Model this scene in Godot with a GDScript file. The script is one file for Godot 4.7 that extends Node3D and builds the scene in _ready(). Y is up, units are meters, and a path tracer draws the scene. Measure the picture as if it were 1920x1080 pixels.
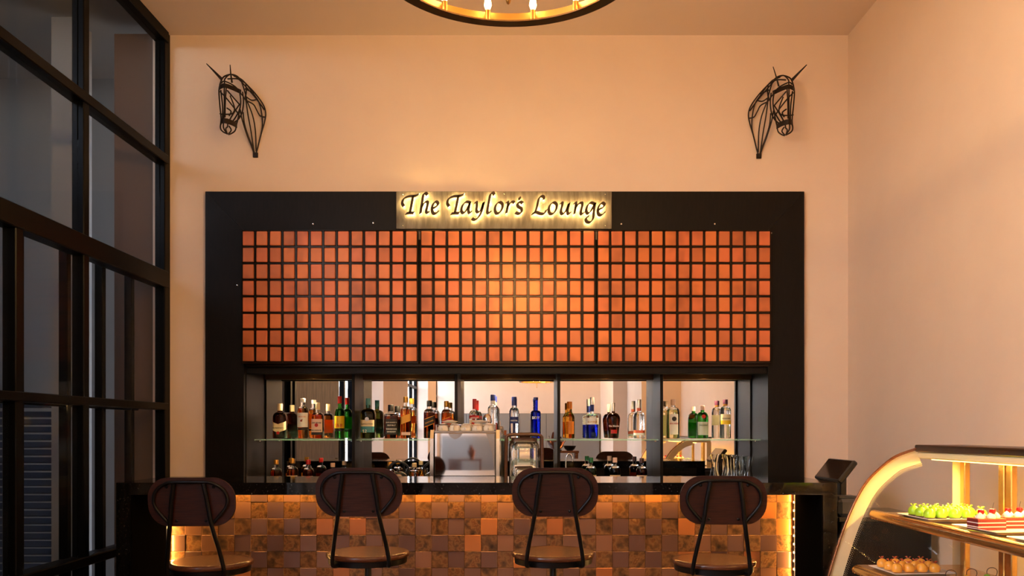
extends Node3D
# A hotel bar seen straight on. y up, metres. The camera stands at x 0, z 0 and looks along -z.
# Depths D are distances along -z; px(x, y, D) turns a photograph pixel and a depth into a point.

const F := 1550.0      # focal length in photograph pixels
const CX := 980.0      # vanishing point
const CY := 808.0
const EYE := 1.42
const DW := 6.6        # back wall
const DM := 7.08       # mirror in the niche
const XL := -2.853     # left (glazed) wall
const XR := 2.597      # right wall
const YC := 4.579      # ceiling
const ZB := 13.5       # wall behind the camera

var M := {}
var rng := RandomNumberGenerator.new()
var taken := {}

# ---------------------------------------------------------------- mesh builder
class MB:
	var v := PackedVector3Array()
	var n := PackedVector3Array()
	var u := PackedVector2Array()
	func tri(a: Vector3, b: Vector3, c: Vector3, na: Vector3, nb: Vector3, nc: Vector3, ua := Vector2.ZERO, ub := Vector2.ZERO, uc := Vector2.ZERO) -> void:
		if (b - a).cross(c - a).dot(na + nb + nc) > 0.0:
			v.append_array(PackedVector3Array([a, c, b])); n.append_array(PackedVector3Array([na, nc, nb])); u.append_array(PackedVector2Array([ua, uc, ub]))
		else:
			v.append_array(PackedVector3Array([a, b, c])); n.append_array(PackedVector3Array([na, nb, nc])); u.append_array(PackedVector2Array([ua, ub, uc]))
	func quad(a: Vector3, b: Vector3, c: Vector3, d: Vector3, nn: Vector3) -> void:
		tri(a, b, c, nn, nn, nn, Vector2(0, 1), Vector2(1, 1), Vector2(1, 0))
		tri(a, c, d, nn, nn, nn, Vector2(0, 1), Vector2(1, 0), Vector2(0, 0))
	func quadn(a: Vector3, b: Vector3, c: Vector3, d: Vector3, na: Vector3, nb: Vector3, nc: Vector3, nd: Vector3) -> void:
		tri(a, b, c, na, nb, nc)
		tri(a, c, d, na, nc, nd)
	# a box with chamfered edges, between two corners
	func box(lo: Vector3, hi: Vector3, ch := 0.0) -> MB:
		var c := (lo + hi) * 0.5
		var h := ((hi - lo) * 0.5).abs()
		ch = minf(ch, 0.45 * minf(h.x, minf(h.y, h.z)))
		for ax in 3:
			var b := (ax + 1) % 3
			var d := (ax + 2) % 3
			for s: float in [-1.0, 1.0]:
				var nn := Vector3.ZERO
				nn[ax] = s
				var q: Array[Vector3] = []
				for k: Array in [[-1.0, -1.0], [1.0, -1.0], [1.0, 1.0], [-1.0, 1.0]]:
					var p := Vector3.ZERO
					p[ax] = s * h[ax]
					p[b] = k[0] * (h[b] - ch)
					p[d] = k[1] * (h[d] - ch)
					q.append(c + p)
				quad(q[0], q[1], q[2], q[3], nn)
		if ch <= 0.0:
			return self
		for ax in 3:
			var b := (ax + 1) % 3
			var d := (ax + 2) % 3
			for s: float in [-1.0, 1.0]:
				for t: float in [-1.0, 1.0]:
					var q: Array[Vector3] = []
					for k: Array in [[-1.0, 0], [1.0, 0], [1.0, 1], [-1.0, 1]]:
						var p := Vector3.ZERO
						p[ax] = k[0] * (h[ax] - ch)
						p[b] = s * (h[b] - (ch if k[1] == 1 else 0.0))
						p[d] = t * (h[d] - (0.0 if k[1] == 1 else ch))
						q.append(c + p)
					var nn := Vector3.ZERO
					nn[b] = s
					nn[d] = t
					quad(q[0], q[1], q[2], q[3], nn.normalized())
		for sx: float in [-1.0, 1.0]:
			for sy: float in [-1.0, 1.0]:
				for sz: float in [-1.0, 1.0]:
					var nn := Vector3(sx, sy, sz).normalized()
					tri(c + Vector3(sx * h.x, sy * (h.y - ch), sz * (h.z - ch)), c + Vector3(sx * (h.x - ch), sy * h.y, sz * (h.z - ch)), c + Vector3(sx * (h.x - ch), sy * (h.y - ch), sz * h.z), nn, nn, nn)
		return self
	# a tube along points; rx and ry allow a flat strip
	func tube(p: Array, r: float, seg := 8, closed := false, taper := 1.0) -> MB:
		var cnt := p.size()
		var rings := []
		var up := Vector3.ZERO
		for i in cnt:
			var a: Vector3 = p[(i - 1 + cnt) % cnt] if (closed or i > 0) else p[0]
			var b: Vector3 = p[(i + 1) % cnt] if (closed or i < cnt - 1) else p[cnt - 1]
			var t := (b - a).normalized()
			if up == Vector3.ZERO:
				up = Vector3.UP if absf(t.y) < 0.9 else Vector3.RIGHT
			var side := t.cross(up).normalized()
			up = side.cross(t).normalized()
			var rr := r * lerpf(1.0, taper, float(i) / maxf(1.0, cnt - 1.0))
			var ring := []
			for k in seg:
				var an := TAU * k / seg
				var d := side * cos(an) + up * sin(an)
				ring.append([p[i] + d * rr, d])
			rings.append(ring)
		var m := cnt if closed else cnt - 1
		for i in m:
			var A: Array = rings[i]
			var B: Array = rings[(i + 1) % cnt]
			for k in seg:
				var l := (k + 1) % seg
				quadn(A[k][0], A[l][0], B[l][0], B[k][0], A[k][1], A[l][1], B[l][1], B[k][1])
		if not closed:
			for e in [0, cnt - 1]:
				var nn: Vector3 = ((p[0] - p[1]) if e == 0 else (p[cnt - 1] - p[cnt - 2])).normalized()
				for k in range(1, seg - 1):
					tri(rings[e][0][0], rings[e][k][0], rings[e][k + 1][0], nn, nn, nn)
		return self
	# turned profile of (radius, y); e is the superellipse exponent of the plan (2 round, 6 nearly square); sz squeezes z
	func lathe(pr: Array, seg := 24, at := Vector3.ZERO, e := 2.0, sz := 1.0) -> MB:
		var nr := []
		for i in pr.size() - 1:
			var d: Vector2 = pr[i + 1] - pr[i]
			nr.append(Vector2(d.y, -d.x).normalized())
		for i in pr.size() - 1:
			var a: Vector2 = pr[i]
			var b: Vector2 = pr[i + 1]
			if a.distance_to(b) < 1e-7:
				continue
			var na: Vector2 = nr[i]
			var nb: Vector2 = nr[i]
			if i > 0 and nr[i].dot(nr[i - 1]) > 0.6:
				na = (nr[i] + nr[i - 1]).normalized()
			if i < nr.size() - 1 and nr[i].dot(nr[i + 1]) > 0.6:
				nb = (nr[i] + nr[i + 1]).normalized()
			for k in seg:
				var q := []
				for t in [k, (k + 1) % seg]:
					var an: float = TAU * t / seg
					var c := cos(an)
					var s := sin(an)
					var f := pow(pow(absf(c), e) + pow(absf(s), e), -1.0 / e)
					var g := Vector2(signf(c) * pow(absf(c) * f, e - 1.0), signf(s) * pow(absf(s) * f, e - 1.0)).normalized()
					q.append([Vector3(c * f, 0, s * f * sz), Vector3(g.x, 0, g.y / sz).normalized()])
				var P0: Vector3 = at + q[0][0] * a.x + Vector3.UP * a.y
				var P1: Vector3 = at + q[1][0] * a.x + Vector3.UP * a.y
				var P2: Vector3 = at + q[1][0] * b.x + Vector3.UP * b.y
				var P3: Vector3 = at + q[0][0] * b.x + Vector3.UP * b.y
				var n0: Vector3 = (q[0][1] * na.x + Vector3.UP * na.y).normalized()
				var n1: Vector3 = (q[1][1] * na.x + Vector3.UP * na.y).normalized()
				var n2: Vector3 = (q[1][1] * nb.x + Vector3.UP * nb.y).normalized()
				var n3: Vector3 = (q[0][1] * nb.x + Vector3.UP * nb.y).normalized()
				if b.x > 1e-6:
					tri(P0, P2, P3, n0, n2, n3)
				if a.x > 1e-6:
					tri(P0, P1, P2, n0, n1, n2)
		return self
	# polygon in the xy plane extruded from z0 to z1
	func prism(poly: PackedVector2Array, z0: float, z1: float) -> MB:
		var idx := Geometry2D.triangulate_polygon(poly)
		for i in range(0, idx.size(), 3):
			for z: float in [z0, z1]:
				var nn := Vector3(0, 0, 1 if z == maxf(z0, z1) else -1)
				tri(V(poly[idx[i]], z), V(poly[idx[i + 1]], z), V(poly[idx[i + 2]], z), nn, nn, nn, poly[idx[i]], poly[idx[i + 1]], poly[idx[i + 2]])
		var ccw := not Geometry2D.is_polygon_clockwise(poly)
		for i in poly.size():
			var a := poly[i]
			var b := poly[(i + 1) % poly.size()]
			var d := (b - a).normalized()
			var nn := Vector3(d.y, -d.x, 0) * (1.0 if ccw else -1.0)
			quad(V(a, z0), V(b, z0), V(b, z1), V(a, z1), nn)
		return self
	func V(p: Vector2, z: float) -> Vector3:
		return Vector3(p.x, p.y, z)
	func add(o: MB, t: Transform3D) -> MB:
		for i in o.v.size():
			v.append(t * o.v[i])
			n.append((t.basis * o.n[i]).normalized())
			u.append(o.u[i])
		if t.basis.determinant() < 0.0:
			for i in range(v.size() - o.v.size(), v.size(), 3):
				var s := v[i + 1]; v[i + 1] = v[i + 2]; v[i + 2] = s
				s = n[i + 1]; n[i + 1] = n[i + 2]; n[i + 2] = s
				var w := u[i + 1]; u[i + 1] = u[i + 2]; u[i + 2] = w
		return self
	func mesh() -> ArrayMesh:
		var a := []
		a.resize(Mesh.ARRAY_MAX)
		a[Mesh.ARRAY_VERTEX] = v
		a[Mesh.ARRAY_NORMAL] = n
		a[Mesh.ARRAY_TEX_UV] = u
		var m := ArrayMesh.new()
		m.add_surface_from_arrays(Mesh.PRIMITIVE_TRIANGLES, a)
		return m

# ---------------------------------------------------------------- helpers
func px(x: float, y: float, d: float) -> Vector3:
	return Vector3((x - CX) * d / F, EYE - (y - CY) * d / F, -d)

func numbered(called: String) -> String:
	if not taken.has(called):
		taken[called] = 0
		return called
	taken[called] += 1
	return "%s_%03d" % [called, taken[called]]

func thing(called: String, label: String, category: String, at := Vector3.ZERO, turn := 0.0, group := "") -> Node3D:
	var o := Node3D.new()
	o.name = numbered(called)
	add_child(o)
	o.position = at
	o.rotation.y = turn
	tag(o, label, category, group)
	return o

func tag(o: Node, label: String, category := "", group := "", kind := "") -> void:
	if label: o.set_meta("label", label)
	if category: o.set_meta("category", category)
	if group: o.set_meta("group", group)
	if kind: o.set_meta("kind", kind)

func put(called: String, b, mat: Material, parent: Node = self, at := Vector3.ZERO) -> MeshInstance3D:
	var o := MeshInstance3D.new()
	o.mesh = b.mesh() if b is MB else b
	o.material_override = mat
	o.name = numbered(called) if parent == self else called
	parent.add_child(o, true)
	o.position = at
	return o

func struct(called: String, b, mat: Material, label := "") -> MeshInstance3D:
	var o := put(called, b, mat)
	tag(o, label, "", "", "structure")
	return o

func bx(x0: float, x1: float, y0: float, y1: float, z0: float, z1: float, ch := 0.0) -> MB:
	return MB.new().box(Vector3(minf(x0, x1), minf(y0, y1), minf(z0, z1)), Vector3(maxf(x0, x1), maxf(y0, y1), maxf(z0, z1)), ch)

func smooth(p: Array, sub := 6, closed := false) -> Array:
	var out := []
	var c := p.size()
	var m := c if closed else c - 1
	for i in m:
		var a: Variant = p[(i - 1 + c) % c] if (closed or i > 0) else p[0]
		var b: Variant = p[i]
		var d: Variant = p[(i + 1) % c]
		var e: Variant = p[(i + 2) % c] if (closed or i < c - 2) else p[c - 1]
		for k in sub:
			var t := float(k) / sub
			out.append(0.5 * (2.0 * b + (d - a) * t + (2.0 * a - 5.0 * b + 4.0 * d - e) * t * t + (3.0 * b - a - 3.0 * d + e) * t * t * t))
	if not closed:
		out.append(p[c - 1])
	return out

func mat(c: Color, rough := 0.5, metal := 0.0) -> StandardMaterial3D:
	var m := StandardMaterial3D.new()
	m.albedo_color = c
	m.roughness = rough
	m.metallic = metal
	return m

func rgb(r: int, g: int, b: int) -> Color:
	return Color(r / 255.0, g / 255.0, b / 255.0)

func noise(freq: float, oct := 4, sd := 1, type := FastNoiseLite.TYPE_SIMPLEX_SMOOTH) -> FastNoiseLite:
	var f := FastNoiseLite.new()
	f.noise_type = type
	f.seed = sd
	f.frequency = freq
	f.fractal_octaves = oct
	return f

# a tileable colour texture: noise through a ramp
func ntex(f: FastNoiseLite, stops: Array, w := 256, h := 256, asnormal := false) -> NoiseTexture2D:
	var t := NoiseTexture2D.new()
	t.width = w
	t.height = h
	t.seamless = true
	t.noise = f
	t.as_normal_map = asnormal
	if stops:
		var g := Gradient.new()
		var o := PackedFloat32Array()
		var c := PackedColorArray()
		for s: Array in stops:
			o.append(s[0]); c.append(s[1])
		g.offsets = o
		g.colors = c
		t.color_ramp = g
	return t

func tri_tex(m: StandardMaterial3D, t: Texture2D, scale: Vector3, world := false) -> StandardMaterial3D:
	m.albedo_texture = t
	m.uv1_triplanar = true
	m.uv1_world_triplanar = world
	m.uv1_scale = scale
	return m

func glow(c: Color, e: float) -> StandardMaterial3D:
	var m := mat(c, 0.6)
	m.emission_enabled = true
	m.emission = c
	m.emission_energy_multiplier = e
	return m

func pane(c: Color, a: float, rough := 0.0) -> StandardMaterial3D:
	var m := mat(Color(c.r, c.g, c.b, a), rough)
	m.transparency = BaseMaterial3D.TRANSPARENCY_ALPHA
	return m

func solid_glass(c: Color, scale := 0.05) -> StandardMaterial3D:
	var m := mat(Color(c.r, c.g, c.b, 0.0), 0.0)
	m.refraction_enabled = true
	m.refraction_scale = scale
	return m

func omni(parent: Node, at: Vector3, c: Color, e: float, size := 0.02) -> OmniLight3D:
	var l := OmniLight3D.new()
	l.light_color = c
	l.light_energy = e
	l.light_size = size
	l.omni_range = 25.0
	l.omni_attenuation = 2.0
	l.shadow_enabled = true
	l.name = "lamp_light"
	parent.add_child(l, true)
	l.position = at
	return l

func area(parent: Node, at: Vector3, look: Vector3, size: Vector2, c: Color, e: float) -> void:
	var l := AreaLight3D.new()
	l.area_size = size
	l.light_color = c
	l.light_energy = e
	l.area_range = 20.0
	l.area_attenuation = 2.0
	l.shadow_enabled = true
	l.name = "strip_light"
	parent.add_child(l, true)
	l.position = at
	l.basis = Basis.looking_at(look, Vector3.UP if absf(look.y) < 0.9 else Vector3.BACK)

func text(parent: Node, s: String, h: float, at: Vector3, m: Material, font := "Droid Sans", radius := 0.0, weight := 700, italic := false, depth := 0.0008, fit := 0.0) -> MeshInstance3D:
	var f := SystemFont.new()
	f.font_names = PackedStringArray([font])
	f.font_weight = weight
	f.font_italic = italic
	var t := TextMesh.new()
	t.font = f
	t.text = s
	t.font_size = 32
	t.pixel_size = h / 24.0
	t.depth = depth
	t.curve_step = 2.0
	var wide := t.get_aabb().size.x
	if fit > 0.0 and wide > fit:
		t.pixel_size *= fit / wide
	if radius <= 0.0:
		return put("lettering", t, m, parent, at)
	var a := t.get_mesh_arrays() if t.get_surface_count() == 0 else t.surface_get_arrays(0)
	var vv: PackedVector3Array = a[Mesh.ARRAY_VERTEX]
	var nn: PackedVector3Array = a[Mesh.ARRAY_NORMAL]
	for i in vv.size():
		var an := vv[i].x / radius
		var r := radius + vv[i].z
		vv[i] = Vector3(sin(an) * r, vv[i].y, cos(an) * r - radius)
		nn[i] = nn[i].rotated(Vector3.UP, an)
	a[Mesh.ARRAY_VERTEX] = vv
	a[Mesh.ARRAY_NORMAL] = nn
	a[Mesh.ARRAY_TANGENT] = null
	var am := ArrayMesh.new()
	am.add_surface_from_arrays(Mesh.PRIMITIVE_TRIANGLES, a)
	return put("lettering", am, m, parent, at)

# ---------------------------------------------------------------- scene
const WARM := Color(1.0, 0.80, 0.51)
const LED := Color(1.0, 0.76, 0.42)

func _ready() -> void:
	rng.seed = 11
	setup()
	materials()
	room()
	outside()
	rear_room()
	back_bar()
	tile_panels()
	sign_board()
	bar()
	bottles()
	bar_gear()
	stools()
	horses()
	chandelier(Vector3(-0.05, 0, -2.9), "round brass ring chandelier with candle bulbs above the bar stools", 3.08)
	chandelier(Vector3(0.4, 0, 9.3), "round brass ring chandelier with candle bulbs at the far end of the lounge", 2.8)
	display_case()
	desserts()
	cash_desk()

func setup() -> void:
	var cam := Camera3D.new()
	cam.name = "camera"
	cam.near = 0.05
	cam.far = 100.0
	cam.projection = Camera3D.PROJECTION_FRUSTUM
	cam.size = 1080.0 / F * cam.near
	cam.frustum_offset = Vector2((960.0 - CX) / F, (CY - 540.0) / F) * cam.near
	add_child(cam)
	cam.position = Vector3(0, EYE, 0)
	cam.current = true
	var we := WorldEnvironment.new()
	we.name = "environment"
	var e := Environment.new()
	e.tonemap_mode = Environment.TONE_MAPPER_LINEAR
	e.tonemap_exposure = 1.0
	e.background_mode = Environment.BG_SKY
	var sky := Sky.new()
	var sm := ProceduralSkyMaterial.new()
	sm.sky_top_color = Color(0.74, 0.80, 0.90)
	sm.sky_horizon_color = Color(0.93, 0.94, 0.94)
	sm.ground_bottom_color = Color(0.3, 0.3, 0.3)
	sm.ground_horizon_color = Color(0.6, 0.62, 0.65)
	sky.sky_material = sm
	e.sky = sky
	e.background_energy_multiplier = 17.0
	e.sdfgi_enabled = true
	e.ssao_enabled = true
	e.ssil_enabled = true
	we.environment = e
	add_child(we)
	var sun := DirectionalLight3D.new()
	sun.name = "sun"
	sun.light_color = Color(1.0, 0.95, 0.88)
	sun.light_energy = 2.0
	sun.light_angular_distance = 0.5
	sun.shadow_enabled = true
	add_child(sun)
	sun.look_at_from_position(Vector3.ZERO, Vector3(-0.5, -0.9, -0.55))

func materials() -> void:
	var plaster := ntex(noise(0.012, 4, 3), [[0.0, rgb(229, 205, 185)], [1.0, rgb(232, 209, 189)]])
	M.wall = tri_tex(mat(Color.WHITE, 0.75), plaster, Vector3.ONE * 0.7, true)
	M.ceiling = mat(rgb(226, 206, 192), 0.8)
	M.floor = tri_tex(mat(Color.WHITE, 0.35), ntex(noise(0.02, 4, 5), [[0.0, rgb(92, 62, 44)], [1.0, rgb(128, 90, 64)]]), Vector3(0.4, 0.4, 3.0), true)
	M.steel_frame = mat(rgb(9, 10, 14), 0.35)
	M.steel_frame.metallic_specular = 0.2
	M.glass = pane(Color(0.9, 0.95, 1.0), 0.002)
	M.glass.metallic_specular = 0.14
	var dark := ntex(noise(0.03, 4, 8), [[0.0, rgb(13, 11, 11)], [1.0, rgb(24, 18, 16)]], 256, 256)
	M.black_wood = tri_tex(mat(Color.WHITE, 0.42), dark, Vector3(6.0, 0.8, 6.0))
	M.black_wood.metallic_specular = 0.3
	M.mirror = mat(Color(0.93, 0.93, 0.92), 0.0, 1.0)
	M.grid = mat(rgb(44, 31, 22), 0.2, 0.65)
	var g := ntex(noise(0.05, 5, 9), [[0.0, rgb(8, 8, 9)], [0.62, rgb(16, 16, 17)], [0.75, rgb(26, 26, 27)], [0.86, rgb(70, 68, 66)], [1.0, rgb(150, 146, 140)]], 512, 512)
	M.granite = tri_tex(mat(Color.WHITE, 0.07), g, Vector3.ONE * 2.2, true)
	M.black_metal = mat(rgb(24, 24, 27), 0.35, 0.6)
	M.steel = mat(rgb(205, 198, 190), 0.14, 1.0)
	M.chrome = mat(rgb(225, 225, 225), 0.05, 1.0)
	M.brass = mat(rgb(176, 128, 66), 0.28, 1.0)
	M.bronze = mat(rgb(92, 66, 42), 0.35, 0.9)
	M.iron = mat(rgb(44, 34, 30), 0.45, 0.7)
	var wood := ntex(noise(0.02, 4, 12), [[0.0, rgb(62, 34, 24)], [0.5, rgb(92, 52, 34)], [1.0, rgb(112, 66, 44)]], 256, 256)
	M.walnut = tri_tex(mat(Color.WHITE, 0.22), wood, Vector3(1.2, 14.0, 14.0))
	M.shaded_walnut = tri_tex(mat(Color.WHITE, 0.42), ntex(noise(0.02, 4, 13), [[0.0, rgb(34, 14, 10)], [0.5, rgb(50, 22, 16)], [1.0, rgb(64, 30, 20)]], 256, 256), Vector3(1.2, 14.0, 14.0))  # walnut with the shade of the backrests put into its colour
	M.shaded_walnut.metallic_specular = 0.3
	M.clear = solid_glass(Color(0.98, 0.99, 0.98), 0.045)
	M.thin = pane(Color(0.95, 0.97, 1.0), 0.06)
	M.shelf = pane(Color(0.55, 0.75, 0.66), 0.25, 0.02)
	M.white = mat(rgb(238, 234, 228), 0.35)
	M.plate = mat(rgb(244, 240, 232), 0.2)
	M.black = mat(rgb(16, 15, 15), 0.3)
	M.ink = mat(rgb(24, 22, 24), 0.6)
	M.gold = mat(rgb(212, 166, 84), 0.3, 0.9)
	M.led = glow(Color(1.0, 0.78, 0.42), 14.0)
	M.bulb = glow(Color(1.0, 0.80, 0.52), 30.0)

# ---------------------------------------------------------------- the room
func room() -> void:
	var t := 0.2
	struct("floor", bx(XL - 0.1, XR + t, -0.15, 0, -7.6, ZB + t), M.floor)
	struct("ceiling", bx(XL - 0.1, XR + t, YC, YC + t, -7.6, ZB + t), M.ceiling)
	var nx0 := -2.27
	var nx1 := 2.02
	var wb := bx(XL - 0.1, nx0, 0, YC, -DW, -DW - t)
	wb.add(bx(nx1, XR + t, 0, YC, -DW, -DW - t), Transform3D())
	wb.add(bx(nx0, nx1, 2.95, YC, -DW, -DW - t), Transform3D())
	wb.add(bx(nx0 - 0.1, nx1 + 0.1, 0, YC, -7.3, -7.5), Transform3D())
	struct("wall_back", wb, M.wall)
	struct("wall_right", bx(XR, XR + t, 0, YC, -DW, ZB), M.wall)
	struct("wall_front", bx(XL - 0.1, XR + t, 0, YC, ZB, ZB + t), M.wall)
	# glazed steel wall on the left, from the back corner to D 3.9
	var w := Node3D.new()
	w.name = "window_1"
	add_child(w)
	tag(w, "", "", "", "structure")
	var x0 := XL - 0.04
	var x1 := XL + 0.04
	var vert := [[6.6, 6.5, 0.0, YC], [5.37, 5.30, 0.0, YC], [4.14, 4.06, 0.0, YC], [4.66, 4.59, 0.0, 2.60], [3.95, 3.87, 0.0, YC]]
	for a: Array in vert:
		put("mullion", bx(x0, x1, a[2], a[3], -a[0], -a[1], 0.006), M.steel_frame, w)
	var rails := [[0.0, 0.14], [0.55, 0.61], [1.585, 1.64], [2.55, 2.68], [3.53, 3.60], [YC - 0.09, YC]]
	for a: Array in rails:
		put("rail", bx(x0 - 0.01, x1 + 0.012, a[0], a[1], -6.55, -3.9, 0.006), M.steel_frame, w)
	var cols := [[6.5, 5.37], [5.30, 4.66], [4.59, 4.14], [4.06, 3.95]]
	for k in rails.size() - 1:
		for c: Array in cols:
			put("pane", bx(XL - 0.004, XL + 0.004, rails[k][1], rails[k + 1][0], -c[0], -c[1]), M.glass, w)
	# second glazing line just outside: slim posts seen through the panes
	for d: float in [6.42, 5.98, 5.52, 5.0, 4.5]:
		put("outer_post", bx(XL - 0.22, XL - 0.16, 0.0, 2.74, -d, -d + 0.05, 0.005), M.steel_frame, w)
	for y: float in [0.52, 1.58]:
		put("outer_rail", bx(XL - 0.215, XL - 0.165, y, y + 0.05, -6.5, -3.9, 0.005), M.steel_frame, w)

func outside() -> void:
	var grey := mat(rgb(122, 123, 125), 0.85)
	var dim := mat(rgb(84, 62, 48), 0.6)
	# things just beyond the glass: dark timber reveal, grey wall, column, louvred shutter
	struct("wall_porch", bx(-7.0, -2.95, 0, 5.2, -7.9, -7.7), grey)
	struct("trim_1", bx(-3.27, -2.96, 0, 4.6, -6.62, -6.75), dim)
	struct("trim_2", bx(-3.62, -3.44, 0, 4.6, -6.35, -6.6), grey)
	struct("wall_porch_side", bx(-7.2, -7.0, 0, 5.2, -7.9, -2.4), grey)
	struct("wall_porch_added", bx(-7.2, XL - 0.2, 0, 4.32, -2.4, -2.2), grey)  # unseen wall added to keep daylight out of the porch
	struct("ceiling_porch", bx(-7.2, XL - 0.12, 4.7, 4.9, -7.9, -2.2), grey)
	var t := thing("louvred_shutter", "dark blue louvred shutter standing outside behind the steel windows", "shutter", Vector3(-4.0, 0, -6.5))
	var blue := mat(rgb(36, 44, 60), 0.5)
	for s: float in [-0.36, 0.32]:
		put("stile", bx(s, s + 0.05, 0.02, 1.66, -0.03, 0.03, 0.004), blue, t)
	for y: float in [0.02, 1.60]:
		put("cross_rail", bx(-0.31, 0.32, y, y + 0.06, -0.03, 0.03, 0.004), blue, t)
	for k in 25:
		var sl := put("slat", bx(-0.31, 0.32, -0.026, 0.026, -0.005, 0.005), blue, t, Vector3(0, 0.11 + k * 0.06, 0))
		sl.rotation.x = -0.7
	struct("ground", bx(-12, XL - 0.1, -0.3, -0.02, -8.0, ZB + 3), mat(rgb(150, 146, 140), 0.9))
	# white stone wall across the yard, in daylight
	var st := MB.new()
	var y := 0.0
	var row := 0
	while y < 2.7:
		var z := -1.9 - 0.3 * (row % 2)
		while z < ZB + 2.0:
			var l := rng.randf_range(0.5, 0.8)
			st.box(Vector3(-5.75, y + 0.006, z + 0.006), Vector3(-5.5 + rng.randf_range(-0.012, 0.012), y + 0.244, z + l - 0.006), 0.008)
			z += l
		y += 0.25
		row += 1
	var o := put("stone_wall", st, tri_tex(mat(Color.WHITE, 0.85), ntex(noise(0.03, 4, 21), [[0.0, rgb(206, 208, 210)], [1.0, rgb(238, 238, 236)]]), Vector3.ONE * 0.8, true))
	tag(o, "white stone block wall outside across the yard", "wall", "", "structure")

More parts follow.
